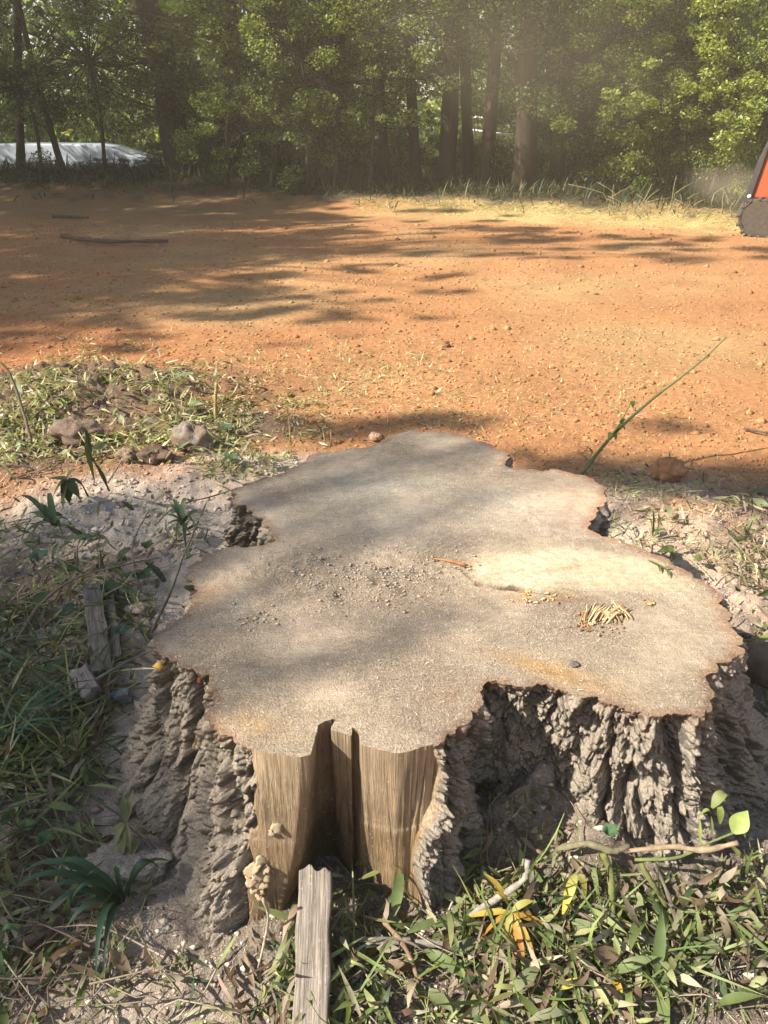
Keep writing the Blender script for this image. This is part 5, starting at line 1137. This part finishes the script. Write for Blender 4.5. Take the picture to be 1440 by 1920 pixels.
# ivy leaves (palmate)
def ivy(label, px, py, h, s, rot, col):
    b = gp(px, py, h); root = thing('ivy_sprig', label, 'ivy', b)
    for k, (a, L) in enumerate(((0, 1.0), (.95, .75), (-.95, .75), (1.9, .5), (-1.9, .5))):
        e = b+np.array([math.cos(rot+a)*s*L, math.sin(rot+a)*s*L, .012]); cc = np.array(col)
        leaf_part(root, b, e, .006, s*.62, [cc, cc*1.1], 'leaf_lobe', prof=.8, fold=.12)
for lab, px, py, h, s, rt, cl in (('dark ivy leaf near the top end of the shaded board', 200, 1105, .04, .055, .2, (.045, .085, .03)), ('ivy leaf lying across the lower part of the shaded board', 222, 1187, .06, .05, .3, (.035, .07, .045)), ('ivy leaves between the board and the stump rim', 262, 1085, .04, .06, 1.0, (.045, .085, .03)),
   ('dark ivy leaf at the edge of the left sawdust, among weeds', 75, 1048, .05, .06, 2.2, (.04, .08, .045)), ('small ivy leaf standing on the sawdust near the bark notch', 275, 1028, .05, .04, 1.4, (.055, .09, .03)), ('pale ivy leaf above the top of the shaded board', 213, 1072, .03, .045, .8, (.07, .11, .08)),
   ('ivy leaf on the sunlit chips left of the stump back lobe', 437, 862, .03, .06, 2.5, (.09, .16, .06)), ('ivy leaf beside the pale speckled rock', 420, 805, .04, .07, .6, (.06, .12, .06)), ('round green leaf in the brown litter, lower left', 45, 1555, .04, .03, .4, (.09, .16, .05)), ('round green leaf over the brown litter near the flat stone', 82, 1582, .04, .035, 1.2, (.06, .12, .045)), ('small ivy leaf above the front litter, under the bark', 1140, 1566, .05, .028, .6, (.08, .15, .07))):
    ivy(lab, px, py, h, s, rt, cl)
# long stem leaning over the dirt behind the stump
b = gp(1088, 893); y0 = b[1]; pts = [b]+[at_y(px, py, y0+dy) for px, py, dy in ((1145, 820, .05), (1215, 755, .1), (1270, 712, .14), (1320, 672, .17), (1362, 632, .2))]
root = thing('long_stem', 'long thin green stem leaning right over the sunlit dirt', 'stem', b)
V, F = tube(smooth_path(pts, 20), np.linspace(.0085, .003, 20), 6); obj('stem', mesh_np('stem', V-b, F, (.13, .15, .065)), M_STICK, root)
pp = [at_y(1142, 822, y0+.05), at_y(1165, 790, y0+.05), at_y(1184, 752, y0+.06)]; V, F = tube(smooth_path(pp, 8), np.linspace(.004, .002, 8), 5); obj('side_shoot', mesh_np('side_shoot', V-b, F, (.22, .25, .1)), M_STICK, root)
for (p, q_) in (((1165, 795), (1172, 786)), ((1148, 812), (1140, 828)), ((1150, 815), (1155, 828)), ((1145, 818), (1178, 790)), ((1100, 862), (1080, 850)), ((1110, 850), (1095, 838)), ((1184, 752), (1187, 768)), ((1162, 800), (1172, 808))):
    leaf_part(root, at_y(*p, y0+.05), at_y(*q_, y0+.03), .01, .028, [(.16, .23, .07)]*2)
stake = gpts((405, 792, -.02))[0]
stick('bamboo_stake', 'thin pale stake standing upright behind the speckled rock', 'stake', [stake, at_y(404, 755, stake[1]), at_y(406, 718, stake[1])], (.011, .009), (.48, .36, .15), bumpy=.05)
for lab, px0, py0, px1, py1 in (('thin dry stalk standing left behind the stump back lobe', 612, 838, 604, 802), ('short thin dry stalk just behind the stump back lobe', 621, 836, 620, 805), ('dry stalk left of the stump back lobe, over litter', 545, 830, 541, 780)):
    a = gp(px0, py0); stick('dry_stalk', lab, 'stalk', [a, at_y((px0+px1)/2, (py0+py1)/2, a[1]), at_y(px1, py1, a[1]+.05)], (.004, .002), (.45, .36, .18), n=8, sides=5)
# sticks and branches
ST = [
 ('branch', 'pale lichen covered branch leaning up before the front bark', [(855, 1745, .03), (900, 1705, .06), (955, 1670, .09), (985, 1645, .11), (990, 1612, .13)], (.007, .006, .0065), (.36, .33, .28)),
 ('branch', 'grey stick lying across the front litter below the wood', [(660, 1762, .03), (760, 1765, .04), (850, 1770, .035), (935, 1755, .04)], (.006, .007, .005), (.30, .28, .24)),
 ('branch', 'curved grey twig right of the weathered plank', [(622, 1840, .01), (650, 1795, .03), (690, 1770, .04), (725, 1765, .03)], (.004, .003), (.34, .31, .27)),
 ('branch', 'brown split stick lying slantwise in the front litter', [(715, 1722, .03), (755, 1770, .045), (775, 1810, .04), (785, 1845, .02)], (.006, .005, .003), (.30, .20, .13)),
 ('branch', 'tan peeled stick jutting out under the green sprig', [(1180, 1595, .09), (1260, 1588, .12), (1320, 1594, .14), (1384, 1580, .16)], (.0045, .0055, .005), (.38, .28, .18)),
 ('branch', 'thick mossy stem arching over the front litter', [(1045, 1592, .06), (1100, 1582, .09), (1150, 1596, .09), (1180, 1585, .08)], (.006, .007, .005), (.22, .20, .12)),
 ('branch', 'green stem hanging straight down in the front litter', [(1130, 1600, .09), (1146, 1640, .08), (1148, 1700, .06), (1158, 1772, .02)], (.006, .007, .0065), (.17, .19, .06)),
 ('branch', 'two tone green stem beside the grey twig at right', [(1200, 1618, .08), (1225, 1660, .08), (1250, 1700, .05)], (.006, .004), (.18, .19, .07)),
 ('branch', 'dark grey twig slanting down through the right litter', [(1225, 1615, .09), (1250, 1670, .075), (1268, 1730, .05), (1276, 1775, .02)], (.004, .0045, .004), (.20, .16, .13)),
 ('branch', 'whitish lichened stick low in the right litter', [(1180, 1745, .03), (1225, 1765, .035), (1262, 1785, .03), (1330, 1830, .015)], (.005, .007, .003), (.48, .46, .42)),
 ('branch', 'thin grey stem running through the weeds to the stump rim', [(-10, 1392, .05), (90, 1330, .07), (190, 1268, .08), (270, 1225, .09), (330, 1205, .10)], (.005, .004, .003), (.27, .25, .2)),
 ('branch', 'bowed brown stem reaching from weeds over the shaded board', [(10, 1240, .03), (70, 1140, .06), (140, 1085, .08), (230, 1060, .08), (300, 1045, .05)], (.005, .004, .002), (.28, .2, .13)),
 ('branch', 'thin dark shoot bending along the left rim of the stump', [(284, 1185, .10), (320, 1110, .13), (345, 1040, .15), (372, 978, .17)], (.0045, .003), (.17, .14, .1)),
 ('branch', 'arched bare twig between the sawdust and the ivy leaves', [(265, 1110, .03), (250, 1060, .08), (252, 1010, .10), (280, 955, .06)], (.003, .0025), (.25, .2, .14)),
 ('branch', 'slanting twig poking from the weed heap at left edge', [(62, 840, .02), (40, 760, .18), (18, 700, .30), (0, 678, .36)], (.008, .007, .004), (.18, .14, .1)),
 ('branch', 'thin twig standing out of the left sawdust by the shoot', [(202, 905, .02), (215, 885, .06), (228, 864, .09)], (.004, .003), (.22, .18, .13)),
 ('branch', 'long thin stem resting on the sawdust towards the bark notch', [(290, 985, .03), (330, 950, .05), (400, 930, .05), (445, 915, .05)], (.003, .0025), (.22, .18, .12)),
 ('branch', 'pale straw stem leaning across the weed heap', [(95, 800, .05), (130, 790, .1), (160, 830, .05), (175, 850, .03)], (.004, .003), (.45, .36, .22)),
 ('branch', 'long straight stick lying across the lower left sawdust', [(15, 1842, .015), (100, 1800, .02), (200, 1752, .02)], (.0035, .003), (.33, .26, .18)),
 ('branch', 'dark fallen limb lying on the shaded far dirt at left', [(115, 442, .05), (190, 452, .06), (315, 452, .04)], (.03, .02), (.16, .11, .08)),
 ('branch', 'thin dark stick lying on the shaded dirt near the woods', [(100, 405, .04), (165, 408, .04)], (.03, .015), (.13, .1, .07)),
 ('branch', 'little dark twig on the sunlit dirt at the right edge', [(1395, 803, .02), (1440, 812, .02)], (.008, .005), (.16, .1, .07)),
 ('branch', 'thin brown sprout bent along the left front bark', [(352, 1500, .07), (362, 1440, .16), (368, 1390, .26), (384, 1345, .33)], (.005, .006, .005), (.36, .25, .14)),
]
for nm, lab, pts, r, c in ST: stick(nm, lab, 'stick', gpts(*pts), r, c)
# white threadlike root on the bare wood
stick('thin_root', 'pale threadlike root hanging below the fungus on the bare wood', 'root', [gp(493, 1685, .16), gp(503, 1715, .10), gp(497, 1760, .05), gp(484, 1815, .01)], (.003, .0025), (.45, .38, .27), n=12, sides=5)

# weathered plank strip running out of the foot of the picture
def board(name, label, a, b_, wd, th, tilt=0.0, seed=0, mat=M_PLANK, nl=60, nw=14, cat='plank', tone=1.0):
    a, b_ = np.asarray(a), np.asarray(b_); L = np.linalg.norm(b_-a); u = np.linspace(-wd/2, wd/2, nw); t = np.linspace(0, L, nl)
    T, U = np.meshgrid(t, u, indexing='ij'); q = np.stack([U.ravel()*70, T.ravel()*3, np.full(T.size, seed*3.7)], 1)
    jg = .012*noise(np.stack([u*40, u*0, u*0+seed], 1), seed+5)+.003*noise(np.stack([u*240, u*0, u*0+seed], 1), seed+6); ff = t/L; T = T+jg[None]*((1-ff)**8)[:, None]*2+jg[None, ::-1]*(ff**8)[:, None]*2
    zt_ = th/2+(.0040*noise(q, seed)+.0022*noise(q*2.3, seed+1)).reshape(nl, nw); edge = .0045*noise(np.stack([t*14, t*0, t*0+seed], 1), seed+2)
    top = np.stack([U+edge[:, None], T, zt_], -1).reshape(-1, 3); bot = np.stack([U+edge[:, None], T, -th/2+0*zt_], -1).reshape(-1, 3); n = nl*nw
    V = np.concatenate([top, bot]); g = grid_faces(nl, nw); F = [g[:, ::-1], g+n]
    ring = [i*nw for i in range(nl)]+[(nl-1)*nw+j for j in range(1, nw)]+[i*nw+nw-1 for i in range(nl-2, -1, -1)]+[j for j in range(nw-2, 0, -1)]
    r = np.array(ring); r2 = np.roll(r, -1); F.append(np.stack([r, r2, r2+n, r+n], 1)); F = np.concatenate(F)
    o = obj(name, mesh_np(name, V, F, np.array((1, 1, 1.))*tone, False), mat); y = (b_-a)/L; x = np.cross(y, (0, 0, 1)); x /= np.linalg.norm(x); z = np.cross(x, y)
    M = Matrix(((x[0], y[0], z[0], a[0]), (x[1], y[1], z[1], a[1]), (x[2], y[2], z[2], a[2]), (0, 0, 0, 1))); o.matrix_world = M @ Matrix.Rotation(tilt, 4, 'Y')
    return tag(o, label, cat)
board('plank', 'long weathered grey brown plank strip lying at the foot of the split wood', gp(592, 1632, .10), gp(582, 1965, .035), .062, .024, .10, 5)
board('plank', 'grey board lying in the shade left of the stump', gp(172, 1100, .045), gp(192, 1262, .03), .058, .024, -.1, 9, tone=.75)
board('plank', 'narrow broken splint against the right edge of the shaded board', gp(206, 1105, .03), gp(222, 1235, .02), .026, .02, .2, 13, nl=30, nw=8, tone=.7)
board('wood_block', 'short pale wood block on the dark grass below the shaded board', gp(152, 1262, .06), gp(176, 1306, .05), .052, .045, .35, 17, nl=16, nw=10, cat='wood block', tone=1.15)
board('wood_block', 'small pinkish wood offcut under the drooping grass', gp(80, 1332, .03), gp(118, 1328, .03), .03, .02, .2, 21, nl=10, nw=8, cat='wood block', tone=1.0)
def rock(name, label, cat, px, py, size, col, sq=(1, 1, .8), seed=0, sink=.3, mat=None, spots=None):
    q = gp(px, py); nu, nv = 44, 28; th = np.arange(nu)/nu*2*math.pi; ph = np.linspace(.02, math.pi-.02, nv); T, P = np.meshgrid(th, ph, indexing='ij')
    d = np.stack([np.cos(T)*np.sin(P), np.sin(T)*np.sin(P), np.cos(P)], -1).reshape(-1, 3)
    r = 1+.35*noise(d*1.3+seed, seed)+.25*noise(d*2.7+seed, seed+1)-.22*np.abs(noise(d*4+seed, seed+3))+.12*noise(d*8, seed+2)+.05*noise(d*19, seed+4)
    V = d*r[:, None]*np.array(sq)*size/2; c = np.tile(np.array(col), (len(V), 1))*(1+.3*noise(d*3, seed+5))[:, None]
    if spots is not None: m = np.clip(noise(d*2.2, seed+7)*3, 0, .8)[:, None]; c = c*(1-m)+np.array(spots)*m
    o = obj(name, mesh_np(name, V, grid_faces(nu, nv, True), c), mat or M_ROCK, None, (q[0], q[1], q[2]+size*sq[2]*.5*(1-sink))); return tag(o, label, cat)
rock('rock', 'pale speckled rock in the sun below the thin stake', 'rock', 366, 842, .21, (.17, .125, .09), (1.0, .8, .85), 3, .38, spots=(.26, .225, .18))
rock('rock', 'dark brown rock left of the speckled rock, above the sawdust', 'rock', 292, 866, .15, (.11, .07, .05), (1.1, .8, .6), 7, .3)
rock('rock', 'small tan rock at the left foot of the dark brown rock', 'rock', 240, 866, .10, (.22, .15, .10), (1, .8, .8), 9, .3)
rock('rock', 'brown rock half buried in the weed heap', 'rock', 145, 825, .20, (.16, .11, .08), (1.3, .8, .7), 11, .4)
rock('dirt_clod', 'large reddish clod of dirt right behind the stump', 'clod', 1250, 900, .16, (.36, .18, .09), (1.0, .8, .75), 15, .2)
rock('rock', 'small pale clod on the ground just behind the stump left lobe', 'rock', 703, 826, .07, (.42, .27, .18), (1, .8, .7), 16, .2)
rock('flat_stone', 'flat stone covered with sawdust below the olive sprig', 'stone', 240, 1632, .19, (.36, .31, .26), (1.0, .68, .34), 19, .35, M_GROUND)
rock('rock', 'small bluish stone at the foot of the left bark', 'rock', 232, 1315, .06, (.24, .27, .29), (1, .8, .8), 23, .3)
rock('wood_chunk', 'pale wood chunk in the gap between the board and the stump', 'wood chunk', 262, 1150, .075, (.40, .33, .25), (1.2, .8, .6), 27, .3, M_GROUND)
rock('dirt_clod', 'tiny dark clod on the sunlit dirt of the middle', 'clod', 836, 650, .06, (.20, .1, .06), (1, 1, .8), 29, .2)

# ------------------------------------------------------------------ details on the stump
# bracket fungus growing on the bare wood, a pair of small caps above it
def on_side(px, py, out=.004):
    """nearest point of the stump's own side under a pixel"""
    d = ray(px, py); d = d/np.linalg.norm(d); o_ = np.array([0, 0, CAM_H])
    hit, loc, nr, idx, ob, _ = SC.ray_cast(bpy.context.view_layer.depsgraph, Vector(o_), Vector(d))
    return np.array(loc), np.array(nr)
bpy.context.view_layer.update()
fg = obj('bracket_fungus', None, None, stump, (0, 0, 0))
M_FUN = mat_attr('fungus', .85, 60, .8, 1.15, 120, .5, .003, spec=.2)
for k, (px, py, s) in enumerate(((490, 1612, .012), (480, 1622, .014), (496, 1626, .012), (474, 1634, .015), (488, 1638, .015), (498, 1642, .011), (472, 1648, .014), (484, 1652, .014), (494, 1656, .010), (478, 1662, .011), (488, 1668, .010), (486, 1678, .008), (520, 1549, .011), (509, 1560, .007))):
    p, nr = on_side(px, py); nu = 14; th = np.arange(nu)/nu*2*math.pi
    rad = s*(1+.2*np.sin(3*th+k)+.13*np.sin(7*th+2*k)); V = [[0, 0, .005]]; s *= .82
    ring1 = np.stack([rad*.6*np.cos(th), rad*.6*np.sin(th), np.full(nu, .0025)], 1); ring2 = np.stack([rad*np.cos(th), rad*np.sin(th), .0022*np.sin(5*th+k)], 1); ring3 = np.stack([rad*.7*np.cos(th), rad*.7*np.sin(th), np.full(nu, -.003)], 1)
    V = np.concatenate([[[0, 0, .0028]], ring1, ring2, ring3, [[0, 0, -.004]]]); F = []
    for j in range(nu):
        a, b_ = j, (j+1) % nu; F += [(0, 1+a, 1+b_, 1+b_), ] if False else []
        F += [(1+a, 1+nu+a, 1+nu+b_, 1+b_), (1+nu+a, 1+2*nu+a, 1+2*nu+b_, 1+nu+b_)]
    T3 = [(0, 1+j, 1+(j+1) % nu) for j in range(nu)]+[(len(V)-1, 1+2*nu+(j+1) % nu, 1+2*nu+j) for j in range(nu)]
    cc = np.concatenate([[[.30, .23, .15]], np.tile((.26, .195, .12), (nu, 1)), np.tile((.38, .31, .215), (nu, 1)), np.tile((.40, .31, .2), (nu, 1)), [[.4, .31, .2]]])
    o = obj('fungus_cap', mesh_np('fungus_cap', V, [np.array(F), np.array(T3)], cc), M_FUN, fg, p-SO+nr*.004)
    o.rotation_euler = (R(50)+rng.normal(0, .3), rng.normal(0, .4), rng.uniform(-.6, .6))
# fibrous torn knot on the right slab: splinters and orange rot
M_SPL = mat_attr('torn_wood', .85, 60, .7, 1.2, spec=.2)
kn = thing('torn_knot', 'torn bundle of fibrous splinters standing on the right of the sawn top', 'wood splinters', tz(1125, 1152)); kb = np.array(kn.location)
for k in range(60):
    t = k/59; px = 1095+85*t+rng.normal(0, 4); py = 1168+rng.normal(0, 5)-5*t; a = tz(px, py, .002); L = (.066 if t < .6 else .045)*rng.uniform(.7, 1.1)
    an = R(62)-.95*t+rng.normal(0, .12) if t < .6 else R(115)+rng.normal(0, .2); e = a+np.array([math.cos(an)*L, math.sin(an)*L, rng.uniform(.002, .012)]); m = (a+e)/2+np.array([0, 0, .006])
    V, F = tube(smooth_path([a, m, e], 5), np.array([.0010, .0019, .0019, .0015, .0006])*rng.uniform(.7, 1.2), 5); c = pick_cols(1, [(.48, .34, .18), (.40, .26, .12), (.52, .40, .24), (.30, .17, .08)])[0]
    obj('splinter', mesh_np('splinter', V-kb, F, c), M_SPL, kn)
mb = MB()
for k in range(70):
    px, py = rng.normal(1115, 24), rng.normal(1174, 9); q = tz(px, py, .003); s = rng.uniform(.0015, .0055); mb.add(OCT*rng.uniform(.6, 1.3, (6, 1))*s+q-kb, OCF, pick_cols(1, [(.40, .20, .08), (.32, .16, .07), (.18, .11, .07), (.46, .32, .18)])[0])
tag(obj('orange_rot', mb.mesh('orange_rot', False), M_SPL, kn), kind='stuff')
def crumb(label, px, py, n, sp_, cols, s=(.003, .008), cat='wood crumbs', name='wood_crumb'):
    mb = MB(); b = tz(px, py)
    for k in range(n):
        q = tz(px+rng.normal(0, sp_), py+rng.normal(0, sp_*.4), .003); sc = rng.uniform(*s)*rng.uniform(.5, 1); mb.add(OCT*rng.uniform(.5, 1.4, (6, 1))*sc*np.array([1.2, .9, .55])+q-b, OCF, pick_cols(1, cols)[0])
    return tag(obj(name, mb.mesh(name, False), M_SPL, None, b), label, cat, kind='stuff')
OR = [(.44, .25, .10), (.50, .34, .18), (.36, .19, .08)]
crumb('small orange flake of wood right of the torn splinters', 1218, 1132, 9, 6, OR+[(.6, .42, .2)], (.004, .012)); crumb('orange crumbs below the sawn ledge', 1015, 1125, 26, 22, OR); crumb('orange crumb close under the sawn ledge', 985, 1113, 6, 4, OR+[(.58, .36, .12)], (.004, .009)); crumb('dark crumbs near the ledge corner', 868, 1062, 7, 7, [(.12, .08, .06), (.2, .13, .1)], (.004, .008))
crumb('sawdust lumps heaped on the middle of the sawn top', 690, 1095, 330, 72, [(.40, .32, .24), (.44, .36, .27), (.34, .27, .20)], (.0015, .0055)); crumb('sawdust lumps right of the middle of the sawn top', 820, 1060, 110, 42, [(.40, .32, .24), (.44, .36, .27), (.30, .24, .18)], (.0015, .005)); crumb('sawdust lumps left of the middle of the sawn top', 560, 1068, 90, 50, [(.40, .32, .24), (.44, .36, .27)], (.0015, .005)); crumb('sawdust lumps by the shallow groove at left', 480, 1160, 30, 28, [(.30, .25, .20), (.38, .31, .24)], (.003, .007))
q = tz(1076, 1252); o = rock('wood_chip', 'single dark chip near the front edge of the sawn top', 'chip', 1076, 1252, .018, (.12, .1, .09), (1, 1, .6), 31, .2); o.location = q+np.array([0, 0, .003])
stick('splinter', 'thin orange splinter at the start of the crack on the sawn top', 'splinter', [tz(812, 1051, .004), tz(845, 1056, .006), tz(876, 1060, .005)], (.002, .004, .003), (.48, .22, .10), M_SPL, 6, 8)
root = thing('green_sprout', 'tiny green sprig lying on the right rim of the sawn top', 'sprig', tz(1245, 1065))
for a, e in (((1215, 1050), (1268, 1078)), ((1235, 1060), (1238, 1074)), ((1245, 1065), (1262, 1064)), ((1252, 1069), (1255, 1082))): leaf_part(root, tz(*a, .004), tz(*e, .006), .003, .008, [(.12, .15, .05)]*2)
# yellow chip of wood and reddish bit at the left rim
for lab, px, py, s, c in (('yellow wood chip caught on the left rim bark', 300, 1249, .024, (.60, .36, .08)), ('rust red wood piece under the left rim', 372, 1277, .02, (.22, .08, .035))):
    p, nr = on_side(px, py); V = OCT*np.array([.7, .3, .8])*s*.8*np.array([[1, 1, 1], [.6, 1, .5], [1.2, 1, .7], [.7, 1, 1.2], [.5, 1, 1], [.4, 1, 1.9]]); tag(obj('wood_chip', mesh_np('wood_chip', V, OCF, c, False), M_SPL, None, p+nr*.004), lab, 'wood chip')
# dead root of the stump running off at the right
stick('fallen_log', 'weathered grey log end lying behind the right bark of the stump', 'log', [gp(1405, 1235, .03), gp(1480, 1262, .04), gp(1580, 1290, .04)], (.055, .06, .06), (.24, .17, .11), M_ROCK, 14, 12)

# ------------------------------------------------------------------ haze: dust hanging over the clearing
hz = bpy.data.materials.new('haze'); hz.use_nodes = True; n = hz.node_tree; n.nodes.clear(); ou = n.nodes.new('ShaderNodeOutputMaterial'); pv = n.nodes.new('ShaderNodeVolumePrincipled')
pv.inputs['Color'].default_value = (1.0, .85, .60, 1); pv.inputs['Density'].default_value = .0042; pv.inputs['Anisotropy'].default_value = .0
n.links.new(pv.outputs[0], ou.inputs['Volume'])
V, F = box(-230, 230, -230, 230, -3.5, 16.5); tag(obj('haze', mesh_np('haze', V, F, None, False), hz), 'golden dust haze hanging over the clearing', 'haze', kind='stuff')

# puff of dust behind the machine
q = at_y(1375, 405, 12.6); dm = bpy.data.materials.new('dust'); dm.use_nodes = True; n = dm.node_tree; n.nodes.clear(); ou = n.nodes.new('ShaderNodeOutputMaterial'); pv = n.nodes.new('ShaderNodeVolumePrincipled')
pv.inputs['Color'].default_value = (1.0, .84, .58, 1); tc = n.nodes.new('ShaderNodeTexCoord')
ln = n.nodes.new('ShaderNodeVectorMath'); ln.operation = 'LENGTH'; n.links.new(tc.outputs['Object'], ln.inputs[0]); tn = tex_noise(n, 1.6, 3, .6, tc.outputs['Object'])
ad = n.nodes.new('ShaderNodeMath'); ad.operation = 'ADD'; n.links.new(ln.outputs['Value'], ad.inputs[0]); n.links.new(tn.outputs[0], ad.inputs[1]); rp = ramp(n, ad.outputs[0], [(.60, .55), (1.05, 0.0)]); n.links.new(rp.outputs[0], pv.inputs['Density']); n.links.new(pv.outputs[0], ou.inputs['Volume'])
th = np.arange(20)/20*2*math.pi; ph = np.linspace(.01, math.pi-.01, 11); T, P = np.meshgrid(th, ph, indexing='ij'); V = np.stack([np.cos(T)*np.sin(P), np.sin(T)*np.sin(P), np.cos(P)], -1).reshape(-1, 3)
o = obj('dust_cloud', mesh_np('dust_cloud', V, grid_faces(20, 11, True)[:, ::-1]), dm, None, (q[0], 12.9, .55)); o.scale = (1.5, 1.1, .75); tag(o, 'tan puff of dust hanging left of the orange machine', 'dust', kind='stuff')

# thin golden dust drifting before the trees right of the middle
dm2 = dm.copy(); n = dm2.node_tree; n.nodes['Color Ramp'].color_ramp.elements[0].color = (.10, .10, .10, 1); n.nodes['Color Ramp'].color_ramp.elements[0].position = .40; n.nodes['Color Ramp'].color_ramp.elements[1].position = 1.15
o = obj('dust_cloud', o.data.copy(), None, None, (2.4, 14.0, 2.4)); o.data.materials.clear(); o.data.materials.append(dm2); o.scale = (5.5, 3.0, 3.2); tag(o, 'thin golden dust drifting before the brown trunks and sunlit shrubs', 'dust', kind='stuff')
